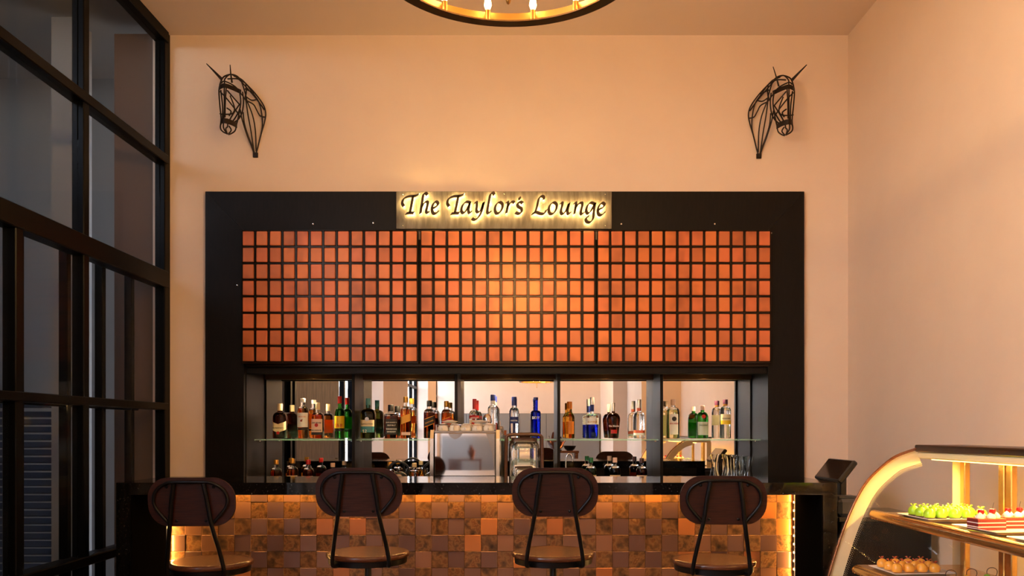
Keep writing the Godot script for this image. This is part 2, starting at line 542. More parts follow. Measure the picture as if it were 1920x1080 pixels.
func rear_room() -> void:
	# left wall behind the camera: timber sliding door, piers, yard windows made taller for daylight
	var t := 0.2
	var conc := tri_tex(mat(Color.WHITE, 0.55), ntex(noise(0.02, 5, 31), [[0.0, rgb(52, 42, 36)], [0.6, rgb(78, 66, 58)], [1.0, rgb(98, 86, 76)]]), Vector3(0.8, 0.5, 2.0), true)
	var dr := Node3D.new()
	dr.name = "door_1"
	add_child(dr)
	tag(dr, "", "", "", "structure")
	put("door_leaf", bx(XL - 0.05, XL + 0.03, 0.02, 2.75, -3.85, -1.45, 0.006), conc, dr)
	put("door_handle", MB.new().tube([Vector3(XL + 0.03, 1.0, -1.7), Vector3(XL + 0.09, 1.0, -1.7), Vector3(XL + 0.09, 1.35, -1.7), Vector3(XL + 0.03, 1.35, -1.7)], 0.013), M.black_metal, dr)
	var wl := bx(XL - t, XL, 2.75, 2.95, -3.87, -1.45)
	wl.add(bx(XL - t, XL + 0.28, 0, YC, 1.1, 4.4), Transform3D())
	wl.add(bx(XL - t, XL + 0.28, 0, YC, 8.3, 10.4), Transform3D())
	wl.add(bx(XL - t, XL, 4.4, YC, -3.87, ZB), Transform3D())
	wl.add(bx(XL - t, XL, 0, 0.45, 4.4, ZB), Transform3D())
	struct("wall_left", wl, M.wall)
	var n := 2
	for a: Array in [[-1.45, 1.1, 0.0], [4.4, 8.3, 0.45], [10.4, 13.5, 0.45], [-3.87, -1.45, 2.95]]:  # last entry: unseen window over the door, added for daylight
		var w := Node3D.new()
		w.name = "window_%d" % n
		n += 1
		add_child(w)
		tag(w, "", "", "", "structure")
		var c := 4
		for k in c + 1:
			var z := lerpf(a[0], a[1], float(k) / c)
			put("mullion", bx(XL - 0.1, XL - 0.02, a[2], 4.4, z - 0.05, z + 0.05, 0.005), M.steel_frame, w)
		for y: float in [a[2], 1.5, 2.55, 3.52, 4.33]:
			if y < a[2]: continue
			put("rail", bx(XL - 0.1, XL - 0.02, y, y + 0.07, a[0], a[1], 0.005), M.steel_frame, w)
		put("pane", bx(XL - 0.064, XL - 0.056, a[2], 4.4, a[0], a[1]), M.glass, w)
	# right side pier and panelled far wall
	struct("wall_pier", bx(1.95, XR + 0.05, 0, YC, -0.6, 0.0), M.wall)
	struct("wall_pier_rear", bx(2.25, XR + 0.05, 0, YC, 6.4, 6.9), M.wall)
	var pn := thing("wainscot", "tall grey panelled cupboard along the far end wall of the lounge", "cupboard", Vector3(0, 0, ZB - 0.2))
	var gp := mat(rgb(128, 126, 124), 0.35)
	put("carcass", bx(XL + 0.1, XR - 0.05, 0, 2.0, 0.0, 0.19), mat(rgb(60, 58, 56), 0.5), pn)
	for k in 6:
		var a := XL + 0.1 + k * 0.884
		put("door", bx(a + 0.006, a + 0.878, 0.08, 1.99, -0.025, 0.0, 0.004), gp, pn)
	# two low tables behind the camera with bark-like leaf lamps that the mirror and the coffee machine show
	for a: Array in [[0.62, 1.0, "near the sliding door"], [-0.75, 1.15, "beside the pier"]]:
		var tb := thing("console_table", "dark wooden console table %s" % ["carrying a leaf lamp and a bowl" if a[0] > 0 else "carrying a leaf lamp alone"], "table", Vector3(a[0], 0, a[1]))
		put("table_top", bx(-0.4, 0.4, 1.02, 1.06, -0.2, 0.2, 0.005), M.walnut, tb)
		for sx: float in [-0.36, 0.36]:
			for sz: float in [-0.16, 0.16]:
				put("leg", bx(sx - 0.025, sx + 0.025, 0, 1.02, sz - 0.025, sz + 0.025, 0.003), M.walnut, tb)
		var lp := thing("leaf_lamp", "table lamp of curled dark bark leaves on the %s" % ["console table with the bowl" if a[0] > 0 else "console table without a bowl"], "lamp", Vector3(a[0], 1.06, a[1]))
		put("base", MB.new().lathe([Vector2(0, 0), Vector2(0.1, 0), Vector2(0.1, 0.02), Vector2(0, 0.02)]), M.iron, lp)
		put("light_bulb", MB.new().lathe([Vector2(0, 0.03), Vector2(0.025, 0.045), Vector2(0.032, 0.075), Vector2(0.02, 0.105), Vector2(0, 0.115)], 12), glow(Color(1.0, 0.8, 0.5), 12.0), lp)
		omni(lp, Vector3(0, 0.075, 0), WARM, 0.25, 0.03)
		for k in 7:
			var an := TAU * k / 7.0 + 0.2
			var lf := MB.new()
			for i in 6:
				var q := []
				for j in [i, i + 1]:
					var f: float = j / 6.0
					var r := 0.06 + 0.12 * f
					var yy := 0.02 + 0.24 * pow(f, 1.3) * (0.7 + 0.3 * (k % 3))
					var wd := 0.055 * sin(PI * clampf(f * 0.9 + 0.08, 0, 1)) + 0.004
					q.append([Vector3(r, yy, -wd), Vector3(r - 0.02, yy + 0.01, wd)])
				var nn: Vector3 = (q[0][1] - q[0][0]).cross(q[1][0] - q[0][0]).normalized()
				lf.quad(q[0][0], q[0][1], q[1][1], q[1][0], nn)
				lf.quad(q[0][0] + nn * 0.004, q[0][1] + nn * 0.004, q[1][1] + nn * 0.004, q[1][0] + nn * 0.004, -nn)
			var l := put("leaf", lf, M.walnut, lp)
			l.rotation.y = an
	var bw := thing("bowl", "dark wide bowl on the console table", "bowl", Vector3(0.86, 1.06, 0.95))
	put("bowl_body", MB.new().lathe([Vector2(0, 0), Vector2(0.05, 0), Vector2(0.09, 0.03), Vector2(0.12, 0.09), Vector2(0.112, 0.09), Vector2(0.08, 0.035), Vector2(0, 0.012)]), M.iron, bw)

# ---------------------------------------------------------------- back bar
func back_bar() -> void:
	var t := thing("back_bar", "tall black wooden back bar frame around mirrored shelves", "back bar")
	var D := 6.555
	var o := [px(385, 359, D), px(1508, 359, D)]
	var i := [px(457, 432, D), px(1440, 432, D)]
	var ox0: float = o[0].x
	var ox1: float = o[1].x
	var oy: float = o[0].y
	var ix0: float = i[0].x
	var ix1: float = i[1].x
	var iy: float = i[0].y
	var e := 0.0012
	put("frame_board", MB.new().prism(PackedVector2Array([Vector2(ox0, oy), Vector2(ox1, oy), Vector2(ix1, iy + e), Vector2(ix0, iy + e)]), -DW + 0.001, -D), M.black_wood, t)
	put("frame_board", MB.new().prism(PackedVector2Array([Vector2(ox0, 0), Vector2(ox0, oy - e), Vector2(ix0, iy - e), Vector2(ix0, 0)]), -DW + 0.001, -D), M.black_wood, t)
	put("frame_board", MB.new().prism(PackedVector2Array([Vector2(ox1, 0), Vector2(ox1, oy - e), Vector2(ix1, iy - e), Vector2(ix1, 0)]), -DW + 0.001, -D), M.black_wood, t)
	# screws in the frame
	for p: Array in [[445, 535], [587, 420], [1446, 437], [1340, 420], [700, 418], [1165, 420]]:
		var s := put("screw", MB.new().lathe([Vector2(0, 0.004), Vector2(0.006, 0.003), Vector2(0.007, 0)], 10), M.chrome, t, px(p[0], p[1], D))
		s.rotation.x = PI / 2
	# niche shell
	put("side_panel", bx(-2.262, -2.206, 0, 2.9, -DW - 0.001, -DM - 0.02), M.black_wood, t)
	put("side_panel", bx(1.96, 2.012, 0, 2.9, -DW - 0.001, -DM - 0.02), M.black_wood, t)
	put("back_panel", bx(-2.26, 2.01, 0, 2.9, -DM - 0.02, -DM - 0.05), M.black_wood, t)
	put("upper_box", bx(-2.2, 1.955, 1.955, 2.94, -6.57, -DM - 0.015), M.black_wood, t)
	put("pelmet", bx(-2.2, 1.955, 1.875, 1.955, -6.585, -6.63, 0.004), M.black_wood, t)
	put("pelmet_trim", bx(-2.2, 1.955, 1.928, 1.955, -6.555, -6.585, 0.004), M.grid, t)
	put("top_strip", bx(-2.2, 1.955, 1.858, 1.955, -DM + 0.03, -DM - 0.01, 0.003), M.bronze, t)
	var edges := [-2.206, -1.373, -0.54, 0.293, 1.127, 1.96]
	for k in 5:
		var a: float = edges[k]
		var b: float = edges[k + 1]
		put("mirror_pane", bx(a + 0.012, b - 0.012, 0.92, 1.862, -DM, -DM - 0.012), M.mirror, t)
		if k > 0:
			put("partition", bx(a - 0.012, a + 0.012, 0.92, 1.955, -6.70, -DM - 0.012, 0.003), M.black_wood, t)
		var m := (a + b) * 0.5
		# recessed downlight
		var dl := put("downlight", MB.new().lathe([Vector2(0, -0.004), Vector2(0.026, -0.004), Vector2(0.026, 0.0), Vector2(0, 0.0)], 16), glow(Color(1.0, 0.82, 0.55), 10.0), t, Vector3(m, 1.953, -6.97))
		put("downlight_ring", MB.new().lathe([Vector2(0.026, -0.007), Vector2(0.036, -0.005), Vector2(0.036, 0.0), Vector2(0.026, 0.0)], 16), M.chrome, dl)
		var s := SpotLight3D.new()
		s.light_color = Color(1.0, 0.86, 0.66)
		s.light_energy = 2.5
		s.spot_angle = 48.0
		s.spot_angle_attenuation = 0.8
		s.spot_range = 6.0
		s.light_size = 0.024
		s.shadow_enabled = true
		s.name = "downlight_light"
		t.add_child(s, true)
		s.position = Vector3(m, 1.94, -6.97)
		s.rotation.x = -PI / 2
		# glass shelf of this bay
		var g := thing("glass_shelf", ["glass shelf carrying the yellow-labelled green whisky bottle", "glass shelf carrying the square black-labelled whiskey bottle", "glass shelf carrying the cobalt blue bottle", "glass shelf carrying the round black liqueur bottle", "glass shelf carrying the green gin bottle"][k], "shelf", Vector3(m, 1.352, -6.90), 0, "glass shelves of the back bar")
		put("shelf_glass", bx(a - m + 0.016, b - m - 0.016, -0.010, 0.0, -0.17, 0.15, 0.001), M.shelf, g)
		for sx: float in [a - m + 0.014, b - m - 0.044]:
			put("bracket", bx(sx, sx + 0.03, -0.022, -0.0105, 0.08, 0.10, 0.002), M.chrome, g)
	# back counter
	put("counter_top", bx(-2.2, 1.955, 0.875, 0.91, -6.56, -DM + 0.003, 0.004), mat(rgb(150, 140, 130), 0.15, 0.6), t)
	for k in 5:
		put("cupboard_door", bx(edges[k] + 0.01, edges[k + 1] - 0.01, 0.08, 0.87, -6.575, -6.6, 0.004), M.black_wood, t)

func tile_panels() -> void:
	# three panels, 13 by 8 copper tiles each, on a glossy dark metal grid
	var variants := []
	var cols := [rgb(228, 130, 68), rgb(226, 124, 74), rgb(206, 116, 66)]
	var tex := ntex(noise(0.012, 3, 41), [[0.0, Color(0.80, 0.78, 0.78)], [0.5, Color(0.97, 0.96, 0.95)], [1.0, Color(1, 1, 1)]], 128, 128)
	for c: Color in cols:
		var m := mat(c, 0.34, 0.25)
		m.albedo_texture = tex
		m.uv1_triplanar = true
		m.uv1_world_triplanar = true
		m.uv1_scale = Vector3.ONE * 2.0
		variants.append(m)
	var D := 6.52
	var s := D / F
	var tile := bx(-10.1 * s, 10.1 * s, -13.3 * s, 13.3 * s, 0.0, 0.016, 0.0035).mesh()
	var x0s := [456.0, 790.0, 1121.0]
	var w := [326.0, 324.0, 322.0]
	var names := ["copper tile panel above the whisky bottles", "copper tile panel under the lit sign", "copper tile panel above the gin bottles"]
	for k in 3:
		var a := px(x0s[k] - 1.5, 432, D)
		var b := px(x0s[k] + w[k] + 2.5, 682, D)
		var t := thing("tile_panel", names[k], "tile panel", Vector3(a.x, b.y, -D), 0, "copper tile panels")
		put("backing", bx(0.0, b.x - a.x, 0.0, a.y - b.y, -0.03, 0.0, 0.002), M.grid, t)
		var rim := MB.new()
		var W := b.x - a.x
		var H := a.y - b.y
		for r: Array in [[0.0, 0.006, 0.0, H], [W - 0.006, W, 0.0, H], [0.006, W - 0.006, 0.0, 0.006], [0.006, W - 0.006, H - 0.006, H]]:
			rim.box(Vector3(r[0], r[2], 0.0), Vector3(r[1], r[3], 0.014), 0.002)
		put("rim", rim, M.grid, t)
		var bars := MB.new()
		var pw: float = (w[k] + 4.8) / 13.0
		for c in range(1, 13):
			var x: float = (1.5 + c * pw - 2.4) * s
			bars.box(Vector3(x - 0.005, 0.006, 0.0), Vector3(x + 0.005, H - 0.006, 0.006), 0.002)
		for r in range(1, 8):
			var y := H - (r * 30.95 + 0.2) * s
			bars.box(Vector3(0.006, y - 0.005, 0.0), Vector3(W - 0.006, y + 0.005, 0.0065), 0.002)
		put("grid_bars", bars, M.grid, t)
		for r in 8:
			for c in 13:
				var pick := rng.randi_range(0, 2)
				var q := put("tile", tile, variants[pick], t, Vector3((1.5 + (c + 0.5) * pw - 2.4) * s, H - ((r + 0.5) * 30.95 + 0.2) * s, 0.0))
				q.rotation = Vector3(rng.randf_range(-0.02, 0.02), rng.randf_range(-0.02, 0.02), rng.randf_range(-0.006, 0.006))

# calligraphic lettering written with a broad nib; coordinates are (u, v) of a 1920-wide drawing
const GLYPHS := [
	["T", [[[165, 212], [152, 185], [165, 150], [205, 132], [255, 128], [287, 112]], [[238, 128], [225, 200], [212, 266]], [[182, 268], [212, 264], [246, 264]]]],
	["h", [[[352, 122], [338, 106], [320, 120], [308, 190], [296, 270]], [[303, 225], [330, 182], [352, 178], [352, 205], [342, 250], [352, 262], [372, 248]]]],
	["e", [[[392, 228], [425, 212], [436, 188], [420, 174], [400, 190], [388, 228], [396, 264], [418, 268], [444, 246]]]],
	["T", [[[525, 212], [510, 185], [522, 150], [562, 132], [612, 128], [645, 112]], [[598, 128], [584, 200], [570, 266]], [[540, 270], [570, 266], [606, 266]]]],
	["a", [[[690, 180], [660, 176], [634, 200], [622, 240], [632, 264], [655, 252], [682, 205], [692, 178]], [[690, 182], [678, 240], [686, 264], [708, 246]]]],
	["y", [[[722, 190], [742, 178], [745, 205], [742, 245], [756, 258], [780, 235], [800, 178]], [[800, 178], [786, 240], [762, 292], [730, 318], [706, 308]]]],
	["l", [[[884, 122], [872, 102], [852, 120], [838, 190], [828, 250], [838, 266], [862, 246]]]],
	["o", [[[925, 176], [900, 196], [888, 236], [900, 266], [925, 262], [946, 230], [948, 194], [925, 176]]]],
	["r", [[[972, 190], [992, 176], [990, 215], [978, 268]], [[986, 225], [1008, 186], [1030, 174], [1044, 186]]]],
	["apostrophe", [[[1082, 140], [1086, 150], [1076, 166]]]],
	["s", [[[1110, 188], [1092, 176], [1070, 188], [1072, 212], [1098, 230], [1100, 256], [1078, 270], [1052, 260]]]],
	["L", [[[1275, 160], [1278, 138], [1256, 132], [1236, 156], [1222, 220], [1206, 258], [1182, 274]], [[1182, 274], [1215, 258], [1250, 270], [1280, 268], [1298, 238]]]],
	["o", [[[1355, 178], [1328, 198], [1316, 240], [1328, 270], [1355, 266], [1376, 234], [1378, 196], [1355, 178]]]],
	["u", [[[1402, 196], [1422, 182], [1424, 205], [1412, 250], [1424, 272], [1450, 252], [1478, 186]], [[1480, 186], [1466, 250], [1474, 272], [1496, 254]]]],
	["n", [[[1512, 196], [1532, 182], [1530, 220], [1518, 274]], [[1524, 235], [1552, 192], [1580, 184], [1582, 210], [1570, 258], [1580, 274], [1602, 256]]]],
	["g", [[[1680, 192], [1650, 182], [1625, 205], [1614, 245], [1626, 268], [1648, 254], [1672, 210], [1684, 186]], [[1684, 188], [1674, 260], [1668, 310], [1645, 338], [1618, 332], [1612, 306], [1640, 286]]]],
	["e", [[[1710, 240], [1746, 222], [1760, 198], [1742, 184], [1720, 202], [1706, 240], [1714, 276], [1738, 280], [1766, 254]]]],
]

func stroke(b: MB, pts: Array, w: float, th: float, z0: float, z1: float) -> void:
	var p := smooth(pts, 7)
	var nib := Vector2(cos(0.75), sin(0.75)) * w * 0.5
	var L := []
	var R := []
	var last := 1.0
	for i in p.size():
		var a: Vector2 = p[maxi(i - 1, 0)]
		var c: Vector2 = p[mini(i + 1, p.size() - 1)]
		var d := (c - a).normalized()
		var pr := Vector2(-d.y, d.x)
		var dt := nib.dot(pr)
		var o := pr * th * 0.5 + nib * (dt / maxf(absf(dt), 0.12 * w))
		L.append(p[i] + o)
		R.append(p[i] - o)
	var fz := Vector3(0, 0, 1)
	for i in p.size() - 1:
		b.quad(b.V(L[i], z1), b.V(L[i + 1], z1), b.V(R[i + 1], z1), b.V(R[i], z1), fz)
		b.quad(b.V(L[i], z0), b.V(L[i + 1], z0), b.V(R[i + 1], z0), b.V(R[i], z0), -fz)
		for e: Array in [[L, R], [R, L]]:
			var q0: Vector2 = e[0][i]
			var q1: Vector2 = e[0][i + 1]
			var n2 := Vector2(-(q1 - q0).y, (q1 - q0).x).normalized()
			if n2.dot(q0 - Vector2(e[1][i])) < 0.0: n2 = -n2
			b.quad(b.V(q0, z0), b.V(q1, z0), b.V(q1, z1), b.V(q0, z1), Vector3(n2.x, n2.y, 0))
	for i: int in [0, p.size() - 1]:
		var d2: Vector2 = (p[0] - p[1] if i == 0 else p[i] - p[i - 1]).normalized()
		b.quad(b.V(L[i], z0), b.V(R[i], z0), b.V(R[i], z1), b.V(L[i], z1), Vector3(d2.x, d2.y, 0))

func sign_board() -> void:
	var D := 6.52
	var a := px(743, 359, D)
	var b := px(1147, 429.5, D)
	var t := thing("sign", "lit sign reading The Taylor's Lounge on a brushed metal board", "sign", Vector3((a.x + b.x) * 0.5, b.y, -D))
	var W := b.x - a.x
	var H := a.y - b.y
	var brushed := mat(rgb(128, 120, 108), 0.42, 0.45)
	brushed.albedo_texture = ntex(noise(0.02, 4, 51), [[0.0, Color(0.62, 0.6, 0.58)], [1.0, Color(1, 1, 1)]], 256, 256)
	brushed.uv1_triplanar = true
	brushed.uv1_scale = Vector3(4, 0.8, 4)
	put("board", bx(-W / 2, W / 2, 0, H, -0.012, 0.004, 0.002), brushed, t)
	for p: Array in [[-0.47, 0.08], [0.47, 0.08], [-0.47, 0.92], [0.47, 0.92], [0.0, 0.94]]:
		var s := put("screw", MB.new().lathe([Vector2(0, 0.003), Vector2(0.004, 0.002), Vector2(0.005, 0)], 8), M.chrome, t, Vector3(W * p[0], H * p[1], 0.004))
		s.rotation.x = PI / 2
	var k := 450.0 / 1920.0 * D / F
	var face := mat(rgb(56, 38, 22), 0.4, 0.5)
	var led := glow(Color(1.0, 0.84, 0.52), 110.0)
	for g: Array in GLYPHS:
		var m := MB.new()
		var bk := MB.new()
		var c := Vector2.ZERO
		var n := 0
		for st: Array in g[1]:
			var pts := []
			for q: Array in st:
				var P := px(720.0 + q[0] * 450.0 / 1920.0, 340.0 + q[1] * 450.0 / 1920.0, D)
				pts.append(Vector2(P.x - t.position.x, P.y - t.position.y))
				c += pts[-1]
				n += 1
			stroke(m, pts, 20.0 * k, 6.5 * k, 0.034, 0.046)
			stroke(bk, pts, 12.0 * k, 3.5 * k, 0.0315, 0.0335)
		var l := put("letter", m, face, t)
		tag(l, "bronze letter %s" % g[0] if g[0].length() == 1 else "bronze apostrophe")
		put("led_back", bk, led, l)
		c /= n
		if n > 3:
			omni(l, Vector3(c.x, c.y, 0.018), Color(1.0, 0.80, 0.48), 0.008, 0.01)

# ---------------------------------------------------------------- the bar
func bar() -> void:
	var t := thing("bar_counter", "long bar counter of black granite with a copper tiled front", "bar counter")
	var x0 := -2.434
	var x1 := 1.884
	var y1 := 1.110
	var th := 0.073
	var lw := 0.085
	var d0 := 4.95
	var dt := 5.47
	var e := 0.0008
	put("counter_top", MB.new().prism(PackedVector2Array([Vector2(x0, y1), Vector2(x1, y1), Vector2(x1 - lw, y1 - th), Vector2(x0 + lw, y1 - th)]), -5.65, -d0), M.granite, t)
	put("end_slab", MB.new().prism(PackedVector2Array([Vector2(x0, 0), Vector2(x0, y1 - e * 2), Vector2(x0 + lw, y1 - th - e * 2), Vector2(x0 + lw, 0)]), -5.62, -d0), M.granite, t)
	put("end_slab", MB.new().prism(PackedVector2Array([Vector2(x1, 0), Vector2(x1, y1 - e * 2), Vector2(x1 - lw, y1 - th - e * 2), Vector2(x1 - lw, 0)]), -5.62, -d0), M.granite, t)
	put("core", bx(x0 + lw + 0.001, x1 - lw - 0.001, 0.0, y1 - th - 0.001, -dt - 0.012, -5.6), M.black_wood, t)
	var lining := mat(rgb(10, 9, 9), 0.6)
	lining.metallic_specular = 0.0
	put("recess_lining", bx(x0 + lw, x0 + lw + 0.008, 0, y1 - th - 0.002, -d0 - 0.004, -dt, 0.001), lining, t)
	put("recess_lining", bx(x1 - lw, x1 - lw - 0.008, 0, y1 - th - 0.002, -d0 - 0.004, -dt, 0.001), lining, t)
	# tiled front, checkered smooth copper and oxidised copper
	var smooths := []
	for c: Color in [rgb(176, 124, 92), rgb(152, 112, 92), rgb(204, 126, 76), rgb(134, 98, 84), rgb(228, 142, 78)]:  # the bright orange tint paints LED reflections onto random tiles
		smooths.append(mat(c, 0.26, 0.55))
	var rough := []
	for k in 4:
		var m := tri_tex(mat(Color.WHITE, 0.42, 0.45), ntex(noise(0.018, 5, 60 + k), [[0.0, rgb(62, 42, 28)], [0.4, rgb(122, 84, 50)], [0.62, rgb(160, 112, 66)], [0.8, rgb(126, 78, 44)], [1.0, rgb(188, 138, 82)]], 256, 256), Vector3.ONE * (2.0 + 0.5 * k), true)
		rough.append(m)
	var p := 30.8 * dt / F
	var tile := bx(-p / 2 + 0.0006, p / 2 - 0.0006, -p / 2 + 0.0006, p / 2 - 0.0006, -0.01, 0.0, 0.0015).mesh()
	var origin := px(809.3, 941.4, dt)
	var first := int(floor((x0 + lw - origin.x) / p))
	var rest := MB.new()
	for r in range(-1, 8):
		for c in range(first, first + 40):
			var cx := origin.x + (c + 0.5) * p
			var cy := origin.y - (r + 0.5) * p
			var l := maxf(cx - p / 2, x0 + lw + 0.001)
			var h := minf(cx + p / 2, x1 - lw - 0.001)
			if h - l < 0.01 or cy < 0.04: continue
			var top := minf(cy + p / 2, y1 - th - 0.002)
			var proud := rng.randf_range(0.0, 0.006)
			if r > 5:
				rest.box(Vector3(l + 0.0006, cy - p / 2 + 0.0006, -dt - 0.01), Vector3(h - 0.0006, cy + p / 2 - 0.0006, -dt + proud), 0.0015)
				continue
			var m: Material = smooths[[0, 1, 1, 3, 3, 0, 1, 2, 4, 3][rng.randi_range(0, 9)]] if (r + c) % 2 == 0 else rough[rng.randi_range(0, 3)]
			var q: MeshInstance3D
			if h - l < p - 0.001 or top - cy < p / 2 - 0.001:
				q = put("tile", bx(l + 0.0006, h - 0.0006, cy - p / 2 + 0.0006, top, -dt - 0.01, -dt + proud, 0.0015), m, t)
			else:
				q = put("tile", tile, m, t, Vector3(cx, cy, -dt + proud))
				q.rotation = Vector3(rng.randf_range(-0.012, 0.012), rng.randf_range(-0.012, 0.012), 0)
	var ro := put("lower_tiles", rest, rough[1], t)
	tag(ro, "lower rows of copper tiles", "", "", "stuff")
	# LED tape under the overhang and up the two inner corners
	var strip := thing("led_strip", "warm LED tape under the granite overhang of the bar", "light strip", Vector3.ZERO)
	put("tape", bx(x0 + lw + 0.02, x1 - lw - 0.02, y1 - th - 0.006, y1 - th - 0.001, -dt + 0.055, -dt + 0.065), M.white, strip)
	var beads := MB.new()
	var x := x0 + lw + 0.04
	while x < x1 - lw - 0.03:
		beads.box(Vector3(x, y1 - th - 0.009, -dt + 0.0575), Vector3(x + 0.006, y1 - th - 0.006, -dt + 0.0625))
		x += 0.045
	tag(put("led_beads", beads, M.led, strip), "tiny glowing diodes", "", "", "stuff")
	area(strip, Vector3((x0 + x1) / 2, y1 - th - 0.011, -dt + 0.06), Vector3.DOWN, Vector2(x1 - x0 - 0.25, 0.008), LED, 1.3)
	for s: Array in [[x0 + lw + 0.008, 1.0, "left"], [x1 - lw - 0.008, -1.0, "right"]]:
		var v := thing("led_strip", "warm vertical LED tape in the bar front corner beside the %s" % ["steel windows" if s[1] > 0 else "glass display case"], "light strip", Vector3(s[0], 0, -dt))
		put("tape", bx(s[1] * 0.001, s[1] * 0.006, 0.1, y1 - th - 0.02, 0.03, 0.042), M.white, v)
		var vb := MB.new()
		var y := 0.12
		while y < y1 - th - 0.03:
			vb.box(Vector3(minf(s[1] * 0.006, s[1] * 0.011), y, 0.031), Vector3(maxf(s[1] * 0.006, s[1] * 0.011), y + 0.012, 0.041))
			y += 0.055
		tag(put("led_beads", vb, M.led, v), "tiny glowing diodes", "", "", "stuff")
		area(v, Vector3(s[1] * 0.013, 0.56, 0.036), Vector3(s[1], 0, 0), Vector2(0.01, 0.9), LED, 0.5)
	# steel work counter behind the bar
	var w := thing("work_counter", "low steel work counter behind the granite bar", "counter", Vector3(0, 0, -5.88))
	put("work_top", bx(x0 + 0.1, x1 - 0.1, 0.87, 0.90, -0.24, 0.22, 0.004), M.steel, w)
	put("cabinet", bx(x0 + 0.1, x1 - 0.1, 0.0, 0.87, -0.20, 0.2, 0.004), M.black_wood, w)

# ---------------------------------------------------------------- bottles
func bottle(called: String, label: String, x: float, top: float, wpx: float, base: float, D: float, o: Dictionary, group: String) -> void:
	var foot := px(x, base, D)
	var H := (base - top) * D / F
	var R := wpx * 0.5 * D / F
	var t := thing(called, label, "bottle", foot, o.get("turn", 0.0), group)
	var e: float = o.get("sq", 2.0)
	var rn: float = R * o.get("neck", 0.36)
	var hb: float = H * o.get("body", 0.6)
	var hs: float = H * o.get("shoulder", 0.76)
	var hc: float = H * o.get("cap", 0.84)
	var wb: float = o.get("waist", 1.0)
	var pr := [Vector2(0, 0.001), Vector2(R * wb * 0.9, 0.001), Vector2(R * wb, 0.006)]
	if wb < 1.0:
		pr.append(Vector2(R * (wb * 0.5 + 0.5), hb * 0.55))
	pr.append(Vector2(R, hb * 0.97))
	for k in range(1, 6):
		var f := k / 5.0
		pr.append(Vector2(lerpf(R, rn, 1.0 - cos(f * PI / 2) if o.get("round", true) else f * f * (3 - 2 * f)), lerpf(hb, hs, sin(f * PI / 2) if o.get("round", true) else f)))
	pr.append(Vector2(rn, hc))
	pr.append(Vector2(rn, hc + 0.004))
	pr.append(Vector2(0, hc + 0.004))
	var lvl: float = H * o.get("fill", 0.78)
	var lo := []
	var hi := []
	for i in pr.size():
		var q: Vector2 = pr[i]
		if q.y <= lvl:
			lo.append(q)
		else:
			if hi.is_empty():
				var a: Vector2 = pr[i - 1]
				var f := (lvl - a.y) / (q.y - a.y)
				var c := a.lerp(q, f)
				lo.append(c)
				lo.append(Vector2(0, lvl))
				hi.append(Vector2(0, lvl + 0.0004))
				hi.append(Vector2(c.x, lvl + 0.0004))
			hi.append(q)
	var seg := 28 if e > 2.5 else 22
	var turn45 := Transform3D()
	put("liquid", MB.new().lathe(lo, seg, Vector3.ZERO, e), o.liquid, t)
	if hi:
		put("glass_neck", MB.new().lathe(hi, seg, Vector3.ZERO, e), o.get("glass", M.clear), t)
	var rc := rn * 1.12
	put("cap", MB.new().lathe([Vector2(0, hc), Vector2(rc, hc), Vector2(rc, H - 0.003), Vector2(rc * 0.9, H), Vector2(0, H)], 16), o.capm, t)
	if o.has("collar"):
		put("neck_label", MB.new().lathe([Vector2(rn * 1.03, lerpf(hs, hc, 0.25)), Vector2(rn * 1.06, lerpf(hs, hc, 0.3)), Vector2(rn * 1.06, hc), Vector2(rn * 1.0, hc)], 16), o.collar, t)
	for l: Dictionary in o.get("labels", []):
		var m := MB.new()
		var c := 10
		var ha: float = deg_to_rad(l.get("arc", 60.0))
		var sl: float = l.get("slant", 0.0)
		var pt: float = l.get("point", 0.0)
		for i in c:
			var q := []
			for j in [i, i + 1]:
				var an: float = lerpf(-ha, ha, float(j) / c)
				var cc := sin(an)
				var ss := cos(an)
				var f := pow(pow(absf(cc), e) + pow(absf(ss), e), -1.0 / e)
				var rr: float = R * f + l.get("off", 0.0009)
				var dy: float = sl * cc * f * R - pt * H * (1.0 - absf(float(j) / c * 2.0 - 1.0))
				var g := Vector3(signf(cc) * pow(absf(cc) * f, e - 1.0), 0, signf(ss) * pow(absf(ss) * f, e - 1.0)).normalized()
				q.append([Vector3(cc * rr, H * l.y0 + dy, ss * rr), Vector3(cc * rr, H * l.y1 + dy, ss * rr), g])
			m.quadn(q[0][0], q[1][0], q[1][1], q[0][1], q[0][2], q[1][2], q[1][2], q[0][2])
		var ln := put("paper_label", m, l.m, t)
		for w: Array in l.get("text", []):
			var tx := text(ln, w[0], w[2] * H, Vector3(w[4] if w.size() > 4 else 0.0, H * w[1] - w[2] * H * 0.5, R + 0.0014), w[3], w[5] if w.size() > 5 else "Droid Sans", 0.0 if e > 2.5 else R + 0.0014, 700, false, 0.0008, 1.6 * R)
			tx.rotation.z = atan(sl)
		if l.has("seal"):
			var sd: Array = l.seal
			var so := put("seal", MB.new().lathe([Vector2(0, 0.0012), Vector2(sd[1] * H, 0.0009), Vector2(sd[1] * H, 0)], 14), sd[2], ln, Vector3(0, H * sd[0], R + 0.001))
			so.rotation.x = PI / 2
		if l.has("bird"):
			var bd := MB.new().lathe([Vector2(0, 0.0012), Vector2(0.009, 0.0009), Vector2(0.009, 0)], 14)
			bd.add(MB.new().lathe([Vector2(0, 0.0012), Vector2(0.0035, 0.0009), Vector2(0.0035, 0)], 10), Transform3D(Basis(), Vector3(0.007, 0, -0.011)))
			bd.add(MB.new().box(Vector3(0.004, 0, -0.012), Vector3(0.009, 0.001, -0.004)), Transform3D())
			var bo := put("bird_emblem", bd, l.bird, ln, Vector3(-0.002, H * (l.y0 + l.y1) * 0.48, R + 0.001))
			bo.rotation.x = PI / 2

